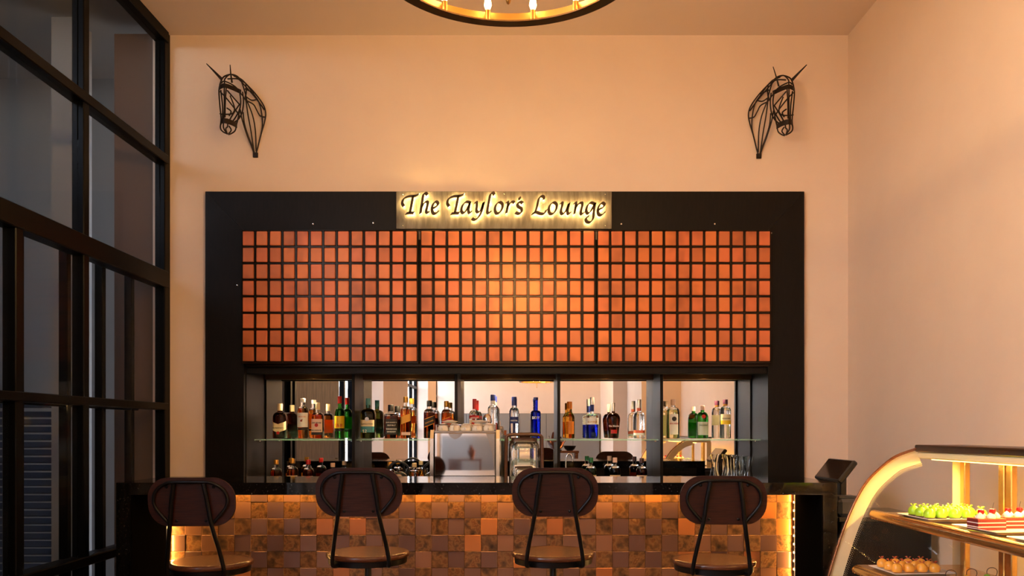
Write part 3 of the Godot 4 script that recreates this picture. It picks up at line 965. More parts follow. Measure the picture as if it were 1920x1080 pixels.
func bottles() -> void:
	var amber := solid_glass(rgb(222, 132, 44), 0.036)
	var deep := solid_glass(rgb(150, 66, 24), 0.036)
	var brown := solid_glass(rgb(84, 34, 16), 0.036)
	var gold := solid_glass(rgb(240, 178, 66), 0.036)
	var green := solid_glass(rgb(52, 150, 50), 0.036)
	var olive := solid_glass(rgb(92, 92, 28), 0.036)
	var cobalt := solid_glass(rgb(20, 36, 190), 0.036)
	var water := solid_glass(rgb(246, 248, 248), 0.036)
	var straw := solid_glass(rgb(244, 240, 200), 0.036)
	var cream := mat(rgb(236, 214, 170), 0.5)
	var white := mat(rgb(240, 234, 226), 0.5)
	var pink := mat(rgb(238, 200, 180), 0.5)
	var yellow := mat(rgb(240, 190, 30), 0.5)
	var red := mat(rgb(186, 26, 24), 0.4)
	var teal := mat(rgb(70, 140, 146), 0.4)
	var black := mat(rgb(18, 16, 16), 0.4)
	var navy := mat(rgb(28, 42, 110), 0.4)
	var coral := mat(rgb(226, 104, 72), 0.5)
	var goldm := mat(rgb(206, 150, 62), 0.35, 0.6)
	var silver := mat(rgb(214, 206, 196), 0.3, 0.6)
	var orange := mat(rgb(214, 124, 36), 0.4)
	var grey := mat(rgb(190, 190, 176), 0.5)
	var B := 822.0
	var g := "bottles on the glass shelves"
	bottle("whisky_bottle", "dark whisky bottle with cream chevron label and red seal", 525, 757, 25, B, 6.9, {"body": 0.6, "shoulder": 0.76, "cap": 0.8, "neck": 0.34, "sq": 3.0, "liquid": brown, "glass": brown, "capm": cream, "fill": 0.7,
		"labels": [{"y0": 0.26, "y1": 0.5, "arc": 70, "m": cream, "point": 0.09, "seal": [0.16, 0.045, red], "text": [["Ballantine's", 0.34, 0.075, mat(rgb(90, 60, 40), 0.6), 0.0, "Droid Serif"]]}]}, g)
	bottle("whisky_bottle", "amber whisky bottle with white label showing a red brown bird", 568, 747, 20, B, 6.9, {"body": 0.68, "shoulder": 0.8, "cap": 0.9, "neck": 0.42, "liquid": amber, "capm": white, "fill": 0.74,
		"labels": [{"y0": 0.28, "y1": 0.64, "arc": 75, "m": white, "bird": mat(rgb(140, 50, 30), 0.6), "text": [["GROUSE", 0.57, 0.06, orange, 0.0, "Droid Serif"]]}, {"y0": 0.21, "y1": 0.26, "arc": 75, "m": black}]}, g)
	bottle("bourbon_bottle", "bourbon bottle with pale pink label and red round seal", 596, 755, 22, B, 6.9, {"body": 0.62, "shoulder": 0.72, "cap": 0.8, "neck": 0.34, "sq": 4.0, "liquid": amber, "capm": cream, "fill": 0.66,
		"labels": [{"y0": 0.18, "y1": 0.54, "arc": 52, "m": pink, "seal": [0.37, 0.05, red], "text": [["JIM BEAM", 0.47, 0.07, black], ["BOURBON", 0.25, 0.05, black]]}, {"y0": 0.1, "y1": 0.17, "arc": 52, "m": black}]}, g)
	bottle("whisky_bottle", "green whisky bottle with red cap and yellow label", 637, 743, 18.5, B, 6.93, {"body": 0.6, "shoulder": 0.72, "cap": 0.83, "neck": 0.38, "liquid": green, "glass": green, "capm": red,
		"labels": [{"y0": 0.24, "y1": 0.53, "arc": 78, "m": yellow, "text": [["J&B", 0.38, 0.15, red, 0.0, "Droid Serif"]]}, {"y0": 0.17, "y1": 0.23, "arc": 78, "m": black}]}, g)
	bottle("whisky_bottle", "dark whisky bottle with teal cap and cream and teal label", 690.5, 747, 27, B, 6.87, {"body": 0.62, "shoulder": 0.74, "cap": 0.83, "neck": 0.3, "sq": 3.0, "liquid": olive, "glass": olive, "capm": teal, "collar": teal, "fill": 0.7,
		"labels": [{"y0": 0.3, "y1": 0.46, "arc": 58, "m": cream, "seal": [0.48, 0.05, silver], "text": [["SINGLETON", 0.385, 0.055, black, 0.0, "Droid Serif"]]}, {"y0": 0.15, "y1": 0.3, "arc": 58, "m": teal, "text": [["12", 0.22, 0.08, white, -0.02]]}]}, g)
	bottle("whiskey_bottle", "square whiskey bottle with black label and black cap", 733, 759, 25, B, 6.9, {"body": 0.68, "shoulder": 0.78, "cap": 0.8, "neck": 0.4, "sq": 7.0, "liquid": deep, "capm": black, "fill": 0.66, "turn": 0.22,
		"labels": [{"y0": 0.12, "y1": 0.58, "arc": 43, "m": black, "text": [["JACK DANIEL'S", 0.5, 0.055, white, 0.0, "Droid Serif"], ["OLD No.7", 0.41, 0.04, white], ["TENNESSEE", 0.3, 0.045, white], ["WHISKEY", 0.22, 0.045, white]]}]}, g)
	bottle("whisky_bottle", "tall square whisky bottle with slanted gold label", 761, 744, 20, B, 6.9, {"body": 0.66, "shoulder": 0.78, "cap": 0.86, "neck": 0.42, "sq": 6.0, "liquid": amber, "capm": goldm, "fill": 0.7, "turn": 0.12,
		"labels": [{"y0": 0.38, "y1": 0.56, "arc": 44, "slant": 0.4, "m": goldm}, {"y0": 0.08, "y1": 0.15, "arc": 40, "m": pink}]}, g)
	bottle("whisky_bottle", "square whisky bottle with slanted black label and black cap", 805, 751, 21, B, 6.9, {"body": 0.66, "shoulder": 0.78, "cap": 0.84, "neck": 0.42, "sq": 6.0, "liquid": deep, "capm": black, "fill": 0.68, "turn": 0.12,
		"labels": [{"y0": 0.36, "y1": 0.54, "arc": 44, "slant": 0.4, "m": black, "text": [["BLACK LABEL", 0.47, 0.06, goldm]]}, {"y0": 0.34, "y1": 0.355, "arc": 44, "slant": 0.4, "m": goldm}, {"y0": 0.545, "y1": 0.56, "arc": 44, "slant": 0.4, "m": goldm}]}, g)
	bottle("whisky_bottle", "square whisky bottle with slanted red label and gold cap", 837, 752, 19, B, 6.9, {"body": 0.66, "shoulder": 0.78, "cap": 0.84, "neck": 0.42, "sq": 6.0, "liquid": amber, "capm": goldm, "fill": 0.68, "turn": 0.12,
		"labels": [{"y0": 0.36, "y1": 0.52, "arc": 44, "slant": 0.4, "m": red, "text": [["Red Label", 0.46, 0.07, white]]}, {"y0": 0.53, "y1": 0.545, "arc": 44, "slant": 0.4, "m": goldm}]}, g)
	bottle("vodka_bottle", "clear vodka bottle with red cap and red band label", 889.7, 748, 21, B, 6.9, {"body": 0.58, "shoulder": 0.72, "cap": 0.74, "neck": 0.32, "liquid": water, "capm": red, "fill": 0.66,
		"labels": [{"y0": 0.5, "y1": 0.58, "arc": 60, "m": red, "text": [["SMIRNOFF", 0.54, 0.045, white]]}, {"y0": 0.2, "y1": 0.46, "arc": 45, "m": cream, "seal": [0.36, 0.07, red]}]}, g)
	bottle("vodka_bottle", "tall clear rippled vodka bottle with dark blue cap", 924.5, 740, 20, B, 6.9, {"body": 0.66, "shoulder": 0.76, "cap": 0.86, "neck": 0.44, "liquid": water, "capm": navy, "collar": white, "fill": 0.7,
		"labels": [{"y0": 0.12, "y1": 0.2, "arc": 75, "m": navy}]}, g)
	bottle("vodka_bottle", "clear vodka bottle with blue cap and dark blue oblong label", 964, 744, 18.5, B, 6.9, {"body": 0.62, "shoulder": 0.74, "cap": 0.79, "neck": 0.46, "liquid": water, "capm": navy, "fill": 0.72,
		"labels": [{"y0": 0.36, "y1": 0.52, "arc": 55, "m": navy, "text": [["CRISTAL", 0.45, 0.05, white]]}]}, g)
	bottle("vodka_bottle", "cobalt blue vodka bottle with white lettering", 1004.5, 745, 19, B, 6.9, {"body": 0.62, "shoulder": 0.68, "cap": 0.93, "neck": 0.42, "liquid": cobalt, "glass": cobalt, "capm": navy, "fill": 0.66,
		"labels": [{"y0": 0.48, "y1": 0.482, "arc": 40, "m": white, "text": [["SKYY", 0.55, 0.1, white]]}]}, g)
	bottle("tequila_bottle", "golden orange tequila bottle with orange cap", 1068, 753, 19, B, 6.9, {"body": 0.58, "shoulder": 0.74, "cap": 0.8, "neck": 0.46, "round": false, "liquid": gold, "glass": gold, "capm": orange, "fill": 0.72,
		"labels": [{"y0": 0.12, "y1": 0.46, "arc": 50, "m": orange}]}, g)
	bottle("liqueur_bottle", "blue liqueur bottle with white label and silver cap", 1110, 745, 24, B, 6.9, {"body": 0.52, "shoulder": 0.6, "cap": 0.82, "neck": 0.3, "liquid": cobalt, "capm": silver, "collar": navy, "fill": 0.34,
		"labels": [{"y0": 0.34, "y1": 0.5, "arc": 75, "m": white, "text": [["KUYPER", 0.43, 0.065, goldm]]}]}, g)
	bottle("liqueur_bottle", "black round-shouldered liqueur bottle with small red emblem", 1150, 755, 25.5, B, 6.9, {"body": 0.54, "shoulder": 0.72, "cap": 0.76, "neck": 0.24, "waist": 0.76, "liquid": brown, "glass": brown, "capm": silver, "fill": 0.7,
		"labels": [{"y0": 0.14, "y1": 0.24, "arc": 26, "m": red, "off": -0.001, "text": [["Tia Maria", 0.38, 0.07, white, 0.0, "Droid Serif"]]}]}, g)
	bottle("schnapps_bottle", "clear bottle with coral band label and silver cap", 1198, 749, 21, B, 6.9, {"body": 0.56, "shoulder": 0.68, "cap": 0.78, "neck": 0.36, "sq": 3.0, "liquid": water, "capm": silver, "collar": coral, "fill": 0.6,
		"labels": [{"y0": 0.14, "y1": 0.21, "arc": 70, "m": coral}, {"y0": 0.08, "y1": 0.14, "arc": 70, "m": white}]}, g)
	bottle("rum_bottle", "pale clear rum bottle with white bat label", 1262, 749, 24, B, 6.9, {"body": 0.68, "shoulder": 0.8, "cap": 0.85, "neck": 0.34, "liquid": straw, "capm": pink, "fill": 0.72,
		"labels": [{"y0": 0.1, "y1": 0.62, "arc": 38, "m": white, "seal": [0.5, 0.06, black], "text": [["BACARDI", 0.4, 0.04, red]]}]}, g)
	bottle("gin_bottle", "green gin bottle with red seal and grey label", 1317, 760, 22, B, 6.9, {"body": 0.62, "shoulder": 0.8, "cap": 0.86, "neck": 0.32, "liquid": green, "glass": green, "capm": pink, "fill": 0.75,
		"labels": [{"y0": 0.1, "y1": 0.5, "arc": 62, "m": grey, "seal": [0.66, 0.06, red], "text": [["TANQUERAY", 0.42, 0.045, mat(rgb(30, 80, 40), 0.6)]]}]}, g)
	bottle("gin_bottle", "clear gin bottle with yellow and white label and purple cap", 1360, 749, 20.5, B, 6.93, {"body": 0.7, "shoulder": 0.82, "cap": 0.88, "neck": 0.4, "liquid": water, "capm": mat(rgb(70, 26, 50), 0.4), "collar": goldm, "fill": 0.76,
		"labels": [{"y0": 0.36, "y1": 0.62, "arc": 66, "m": cream, "text": [["GORDON'S", 0.54, 0.06, black]]}, {"y0": 0.36, "y1": 0.46, "arc": 66, "off": 0.0013, "m": yellow}]}, g)
	# lower row on the back counter, only shoulders and necks show above the bar
	var low := [
		[518, 862, amber, goldm, "amber bottle with worn gold cap"], [549, 860, gold, goldm, "yellow gold bottle with gold foil cap"], [578, 862, deep, red, "dark red bottle with red cap"],
		[624, 868, brown, pink, "brown bottle with pinkish cap"], [731, 866, amber, goldm, "amber bottle with orange gold cap beside the kettle"], [777, 868, gold, cream, "pale gold bottle with cream cap beside the coffee machine"],
		[1108, 858, green, mat(rgb(20, 110, 60), 0.4), "clear bottle with green cap"], [1153, 858, brown, pink, "dark bottle with beige cap and round pale label"], [1203, 859, deep, brown_cap(), "red brown bottle with dark cap"]]
	for a: Array in low:
		var D := 6.86
		var by := CY + (EYE - 0.912) * F / D
		bottle("spirit_bottle", a[4] + " on the back counter", a[0], a[1], 21, by, D, {"body": 0.6, "shoulder": 0.76, "cap": 0.86, "neck": 0.36, "liquid": a[2], "capm": a[3], "fill": 0.68, "labels": [{"y0": 0.15, "y1": 0.5, "arc": 65, "m": cream}]}, "bottles on the back counter")

func brown_cap() -> StandardMaterial3D:
	return mat(rgb(58, 28, 30), 0.4)

# ---------------------------------------------------------------- machines and glassware behind the bar
func bar_gear() -> void:
	var D := 5.885
	var a := px(806, 806, D - 0.2)
	var b := px(937, 893, D - 0.2)
	var t := thing("espresso_machine", "polished steel espresso machine standing behind the bar", "coffee machine", Vector3((a.x + b.x) / 2, 0.90, -D))
	var W := b.x - a.x
	var H := a.y - 0.90
	for sx: float in [-0.18, 0.18]:
		for sz: float in [-0.13, 0.13]:
			put("foot", MB.new().lathe([Vector2(0, 0), Vector2(0.018, 0), Vector2(0.015, 0.04), Vector2(0, 0.04)], 10), M.black, t, Vector3(sx, 0, sz))
	put("body", bx(-W / 2 + 0.03, W / 2 - 0.03, 0.04, H - 0.02, -0.2, 0.185, 0.006), M.steel, t)
	# gently bowed polished rear panel
	var pm := MB.new()
	for i in 12:
		for j in 8:
			var q := []
			for k: Array in [[i, j], [i + 1, j], [i + 1, j + 1], [i, j + 1]]:
				var u: float = k[0] / 12.0 * 2 - 1
				var v: float = k[1] / 8.0 * 2 - 1
				var bow := 0.012 * (1 - u * u) * (1 - v * v) + 0.003 * sin(u * 5.0) * (1 + v)
				q.append([Vector3(u * (W / 2 - 0.035), 0.05 + (v + 1) / 2 * (H - 0.075), 0.187 + bow), Vector3(0.02 * u - 0.01 * cos(u * 5.0), 0.02 * v, 1).normalized()])
			pm.quadn(q[0][0], q[1][0], q[2][0], q[3][0], q[0][1], q[1][1], q[2][1], q[3][1])
	put("rear_panel", pm, M.chrome, t)
	for s: float in [-1.0, 1.0]:
		var poly := PackedVector2Array()
		for q: Vector2 in [Vector2(-0.2, 0.03), Vector2(0.2, 0.03), Vector2(0.21, 0.2), Vector2(0.2, H - 0.06), Vector2(0.17, H), Vector2(-0.17, H), Vector2(-0.2, H - 0.05)]:
			poly.append(q)
		var sp := put("side_panel", MB.new().prism(poly, -0.012, 0.012), M.steel, t, Vector3(s * (W / 2 - 0.013), 0, 0))
		sp.rotation.y = -PI / 2
	put("top_tray", bx(-W / 2 + 0.026, W / 2 - 0.026, H - 0.02, H - 0.008, -0.19, 0.18, 0.003), M.steel, t)
	var rail := []
	for q: Vector2 in [Vector2(-1, -0.15), Vector2(-1, 0.16), Vector2(1, 0.16), Vector2(1, -0.15)]:
		rail.append(Vector3(q.x * (W / 2 - 0.04), H + 0.035, q.y))
	put("cup_rail", MB.new().tube(rail, 0.004, 8, true), M.chrome, t)
	for q: Vector2 in [Vector2(-1, 0.16), Vector2(1, 0.16), Vector2(-1, -0.15), Vector2(1, -0.15)]:
		put("rail_post", MB.new().tube([Vector3(q.x * (W / 2 - 0.04), H - 0.01, q.y), Vector3(q.x * (W / 2 - 0.04), H + 0.035, q.y)], 0.004), M.chrome, t)
	var cup := MB.new().lathe([Vector2(0.036, 0), Vector2(0.038, 0.002), Vector2(0.036, 0.022), Vector2(0.026, 0.044), Vector2(0.02, 0.048), Vector2(0.02, 0.052), Vector2(0.016, 0.052), Vector2(0, 0.048)], 20)
	var cm := cup.mesh()
	for r in 2:
		for c in 5:
			var o := thing("coffee_cup", "white coffee cup upside down on top of the espresso machine", "cup", Vector3(t.position.x - 0.16 + c * 0.08, 0.90 + H - 0.007, -D + 0.11 - r * 0.1)  , -PI / 2, "cups on the espresso machine")
			put("cup_body", cm, M.plate, o)
			put("cup_handle", MB.new().tube(smooth([Vector3(0.033, 0.012, 0), Vector3(0.052, 0.014, 0), Vector3(0.05, 0.032, 0), Vector3(0.03, 0.034, 0)], 4), 0.004, 6), M.plate, o)
	for k in 2:
		var o := thing("saucer_stack", "stack of white saucers on the espresso machine %s" % ["in front of the red label bottle" if k == 0 else "beside the steel pitcher"], "saucers", Vector3(t.position.x - 0.115 + k * 0.21, 0.90 + H + 0.046, -D + 0.06), 0, "saucers on the espresso machine")
		put("saucer", MB.new().lathe([Vector2(0, 0), Vector2(0.03, 0), Vector2(0.058, 0.012), Vector2(0.06, 0.014), Vector2(0.03, 0.02), Vector2(0.02, 0.024), Vector2(0, 0.024)], 24), M.plate, o)
	var pt := thing("milk_pitcher", "small domed steel pitcher standing on the espresso machine", "pitcher", Vector3(t.position.x + 0.145, 0.90 + H + 0.046, -D - 0.02))
	put("pitcher_body", MB.new().lathe([Vector2(0, 0), Vector2(0.03, 0), Vector2(0.033, 0.02), Vector2(0.03, 0.045), Vector2(0.018, 0.062), Vector2(0, 0.068)], 20), M.chrome, pt)
	# drinks dispenser: clear container in an arched brown frame
	var da := px(945, 813, D - 0.12)
	var db := px(1020, 813, D - 0.12)
	var d := thing("drink_dispenser", "clear drink dispenser in an arched brown frame beside the espresso machine", "dispenser", Vector3((da.x + db.x) / 2, 0.90, -D))
	var w := (db.x - da.x) / 2
	var h := da.y - 0.90
	var brown := mat(rgb(92, 58, 38), 0.3)
	for z: float in [0.11, -0.09]:
		put("arch", MB.new().tube(smooth([Vector3(-w + 0.012, 0.0, z), Vector3(-w + 0.012, h * 0.5, z), Vector3(-w + 0.014, h * 0.86, z), Vector3(-w * 0.8, h * 0.975, z), Vector3(0, h - 0.008, z), Vector3(w * 0.8, h * 0.975, z), Vector3(w - 0.014, h * 0.86, z), Vector3(w - 0.012, h * 0.5, z), Vector3(w - 0.012, 0.0, z)], 5), 0.012, 10), brown, d)
	put("base", bx(-w, w, 0.0, 0.05, -0.11, 0.13, 0.006), brown, d)
	var jar := []
	for k in 9:
		jar.append(Vector2(w - 0.032, 0.055 + (h - 0.13) * k / 8.0))
	var prof: Array = [Vector2(0, 0.055)] + jar + [Vector2(w - 0.05, h - 0.055), Vector2(w - 0.055, h - 0.055)]
	prof.append_array([Vector2(w - 0.038, h - 0.085), Vector2(w - 0.036, 0.062), Vector2(0, 0.062)])
	put("container", MB.new().lathe(prof, 32, Vector3.ZERO, 5.0, 0.75), M.clear, d)
	put("container_band", MB.new().lathe([Vector2(w - 0.031, h * 0.62), Vector2(w - 0.026, h * 0.625), Vector2(w - 0.026, h * 0.66), Vector2(w - 0.031, h * 0.665)], 32, Vector3.ZERO, 5.0, 0.75), M.thin, d)
	put("lid", MB.new().lathe([Vector2(0, h - 0.054), Vector2(w - 0.045, h - 0.054), Vector2(w - 0.05, h - 0.03), Vector2(0, h - 0.028)], 32, Vector3.ZERO, 5.0, 0.75), brown, d)
	# gooseneck tap
	var ta := px(1061, 851, 5.95)
	var tp := thing("tap", "slim chrome gooseneck tap behind the bar", "tap", Vector3(ta.x, 0.90, -5.95))
	put("spout", MB.new().tube(smooth([Vector3(0, 0.0, 0), Vector3(0, 0.2, 0), Vector3(0, 0.31, 0), Vector3(0.012, 0.348, 0), Vector3(0.032, 0.352, 0), Vector3(0.046, 0.33, 0), Vector3(0.046, 0.30, 0)], 5), 0.006, 10), M.chrome, tp)
	put("tap_base", MB.new().lathe([Vector2(0, 0), Vector2(0.024, 0), Vector2(0.022, 0.03), Vector2(0.008, 0.04), Vector2(0, 0.04)], 16), M.chrome, tp)
	# kettles on the back counter
	for k in 2:
		var kt := thing("kettle", "round steel kettle with black handle on the back counter %s" % ["behind the second bar stool" if k == 0 else "near the espresso machine"], "kettle", Vector3(-1.0 + k * 0.28, 0.911, -6.665))
		put("kettle_body", MB.new().lathe([Vector2(0, 0), Vector2(0.08, 0), Vector2(0.09, 0.03), Vector2(0.085, 0.1), Vector2(0.06, 0.16), Vector2(0.03, 0.18), Vector2(0, 0.185)], 24), M.steel, kt)
		put("lid_knob", MB.new().lathe([Vector2(0, 0.184), Vector2(0.008, 0.184), Vector2(0.014, 0.2), Vector2(0, 0.208)], 12), M.black, kt)
		put("handle", MB.new().tube(smooth([Vector3(-0.07, 0.14, 0), Vector3(-0.075, 0.22, 0), Vector3(0, 0.262, 0), Vector3(0.075, 0.22, 0), Vector3(0.07, 0.14, 0)], 5), 0.009, 8), M.black, kt)
		put("spout", MB.new().tube(smooth([Vector3(0.08, 0.06, 0), Vector3(0.12, 0.11, 0), Vector3(0.135, 0.17, 0)], 4), 0.013, 8, false, 0.6), M.steel, kt)
	# flared glass carafes and upturned tumblers
	var cp := [Vector2(0, 0.0), Vector2(0.048, 0.0), Vector2(0.052, 0.02), Vector2(0.05, 0.09), Vector2(0.03, 0.16), Vector2(0.026, 0.19), Vector2(0.034, 0.26), Vector2(0.045, 0.3), Vector2(0.042, 0.3), Vector2(0.031, 0.258), Vector2(0.023, 0.19), Vector2(0.027, 0.158), Vector2(0.046, 0.09), Vector2(0.048, 0.02), Vector2(0, 0.012)]
	var cmesh := MB.new().lathe(cp, 24).mesh()
	for p: Array in [[1378, 6.72], [1391, 6.86], [1403, 6.72], [1384, 6.98]]:
		var q := px(p[0], 890, p[1])
		var o := thing("carafe", "clear flared glass carafe in the cluster at the end of the back counter", "carafe", Vector3(q.x, 0.911, -p[1]), 0, "glass carafes on the back counter")
		put("carafe_glass", cmesh, M.clear, o)
	var gm := MB.new().lathe([Vector2(0.034, 0.0), Vector2(0.036, 0.0), Vector2(0.03, 0.1), Vector2(0, 0.102), Vector2(0, 0.09), Vector2(0.027, 0.088), Vector2(0.034, 0.0)], 18).mesh()
	for k in 8:
		var o := thing("tumbler", "clear tumbler upside down in the cluster beside the carafes", "glass", Vector3(1.195 + (k % 4) * 0.076, 0.911, -6.66 - 0.09 * (k / 4)), 0, "upturned tumblers on the back counter")
		put("tumbler_glass", gm, M.clear, o)

# ---------------------------------------------------------------- stools
func stools() -> void:
	var defs := [
		[-1.793, 4.75, -0.052, 0.03, "wooden bar stool with metal back frame next to the steel windows"],
		[-0.889, 4.75, 0.0, 0.02, "wooden bar stool with metal back frame, second from the steel windows"],
		[0.175, 4.75, 0.0, 0.0, "wooden bar stool with metal back frame in front of the drink dispenser"],
		[1.097, 4.75, -0.043, -0.05, "wooden bar stool with metal back frame next to the glass display case"]]
	for d: Array in defs:
		var t := thing("bar_stool", d[4], "stool", Vector3(d[0], 0, -d[1]), d[3], "bar stools along the counter")
		var dy: float = d[2]
		var ys := 0.728 + dy
		put("seat", MB.new().lathe([Vector2(0, ys - 0.03), Vector2(0.225, ys - 0.03), Vector2(0.235, ys - 0.024), Vector2(0.237, ys - 0.008), Vector2(0.23, ys), Vector2(0.2, ys - 0.001), Vector2(0.1, ys - 0.004), Vector2(0, ys - 0.005)], 48), M.walnut, t)
		put("seat_ring", MB.new().lathe([Vector2(0.19, ys - 0.062), Vector2(0.222, ys - 0.062), Vector2(0.225, ys - 0.031), Vector2(0.19, ys - 0.031)], 40), M.black_metal, t)
		put("seat_plate", bx(-0.19, 0.19, ys - 0.05, ys - 0.031, -0.03, 0.03, 0.003), M.black_metal, t)
		put("post", MB.new().lathe([Vector2(0, 0.02), Vector2(0.032, 0.02), Vector2(0.032, 0.42), Vector2(0.02, 0.43), Vector2(0.02, ys - 0.05), Vector2(0, ys - 0.05)], 18), M.black_metal, t)
		put("base", MB.new().lathe([Vector2(0, 0), Vector2(0.225, 0), Vector2(0.225, 0.01), Vector2(0.06, 0.03), Vector2(0.03, 0.06), Vector2(0, 0.06)], 40), M.black_metal, t)
		var fr := []
		for k in 32:
			fr.append(Vector3(cos(TAU * k / 32) * 0.17, 0.3, sin(TAU * k / 32) * 0.17))
		put("foot_ring", MB.new().tube(fr, 0.011, 8, true), M.black_metal, t)
		for k in 3:
			var an := TAU * k / 3 + 0.5
			put("foot_spoke", MB.new().tube([Vector3(cos(an) * 0.03, 0.3, sin(an) * 0.03), Vector3(cos(an) * 0.17, 0.3, sin(an) * 0.17)], 0.008, 6), M.black_metal, t)
		# backrest: a curved board with large round corners; zc gives its bend
		var yb := 0.958 + dy
		var yt := 1.222 + dy
		var zc := func(x: float, y: float) -> float: return 0.30 + 0.06 * (y - yb) / 0.264 * 0.5 - 0.35 * x * x
		var out := []
		var hw := 0.232
		var hh := (yt - yb) / 2
		var c := 0.115
		for k: Array in [[hw - c, hh - c, 0.0], [-hw + c, hh - c, 0.5], [-hw + c, -hh + c, 1.0], [hw - c, -hh + c, 1.5]]:
			for i in 9:
				var an: float = PI * (k[2] + i / 16.0)
				out.append(Vector2(k[0] + cos(an) * c, (yt + yb) / 2 + k[1] + sin(an) * c))
		var bb := MB.new()
		var rings := 7
		var mid := Vector2(0, (yt + yb) / 2)
		for i in out.size():
			var p0: Vector2 = out[i]
			var p1: Vector2 = out[(i + 1) % out.size()]
			for r in rings:
				var f0 := float(r) / rings
				var f1 := float(r + 1) / rings
				for s: float in [0.0, 0.018]:
					var q := []
					for w: Vector2 in [mid.lerp(p0, f0), mid.lerp(p1, f0), mid.lerp(p1, f1), mid.lerp(p0, f1)]:
						var ins := 0.0
						q.append(Vector3(w.x, w.y, zc.call(w.x, w.y) - s))
					var nn := Vector3(0, 0, 1 if s == 0.0 else -1)
					if r > 0:
						bb.tri(q[0], q[1], q[2], nn, nn, nn)
					bb.tri(q[0], q[2], q[3], nn, nn, nn)
			var d2 := (p1 - p0).normalized()
			var en := Vector3(d2.y, -d2.x, 0)
			bb.quad(Vector3(p0.x, p0.y, zc.call(p0.x, p0.y)), Vector3(p1.x, p1.y, zc.call(p1.x, p1.y)), Vector3(p1.x, p1.y, zc.call(p1.x, p1.y) - 0.018), Vector3(p0.x, p0.y, zc.call(p0.x, p0.y) - 0.018), en)
		put("backrest", bb, M.shaded_walnut, t)
		# tube loop on the back, and two uprights that run down and under the seat
		var loop := []
		for q: Vector2 in [Vector2(-0.112, yb + 0.012), Vector2(-0.15, yb + 0.055), Vector2(-0.188, yb + 0.105), Vector2(-0.196, yb + 0.15), Vector2(-0.175, yb + 0.2), Vector2(-0.12, yt - 0.03), Vector2(-0.06, yt - 0.024), Vector2(0.06, yt - 0.024), Vector2(0.12, yt - 0.03), Vector2(0.175, yb + 0.2), Vector2(0.196, yb + 0.15), Vector2(0.188, yb + 0.105), Vector2(0.15, yb + 0.055), Vector2(0.112, yb + 0.012)]:
			loop.append(Vector3(q.x, q.y, zc.call(q.x, q.y) + 0.009))
		put("back_loop", MB.new().tube(smooth(loop, 5), 0.0085, 10), M.black_metal, t)
		for s: float in [-1.0, 1.0]:
			var up: Array = [Vector3(s * 0.078, yt - 0.03, zc.call(0.08, yt) + 0.014), Vector3(s * 0.095, (yb + yt) / 2, zc.call(0.1, (yb + yt) / 2) + 0.016), Vector3(s * 0.112, yb, zc.call(0.11, yb) + 0.012), Vector3(s * 0.14, ys + 0.08, 0.262), Vector3(s * 0.155, ys - 0.02, 0.238), Vector3(s * 0.15, ys - 0.05, 0.215), Vector3(s * 0.13, ys - 0.055, 0.12)]
			put("upright", MB.new().tube(smooth(up, 5), 0.0115, 10), M.black_metal, t)
			for y: float in [yb + 0.03, yt - 0.05]:
				var b := put("bolt", MB.new().lathe([Vector2(0, 0.006), Vector2(0.007, 0.004), Vector2(0.009, 0)], 10), M.black_metal, t, Vector3(s * (0.125 if y > 1.1 else 0.078), y, zc.call(0.12, y) + 0.0005))
				b.rotation.x = PI / 2

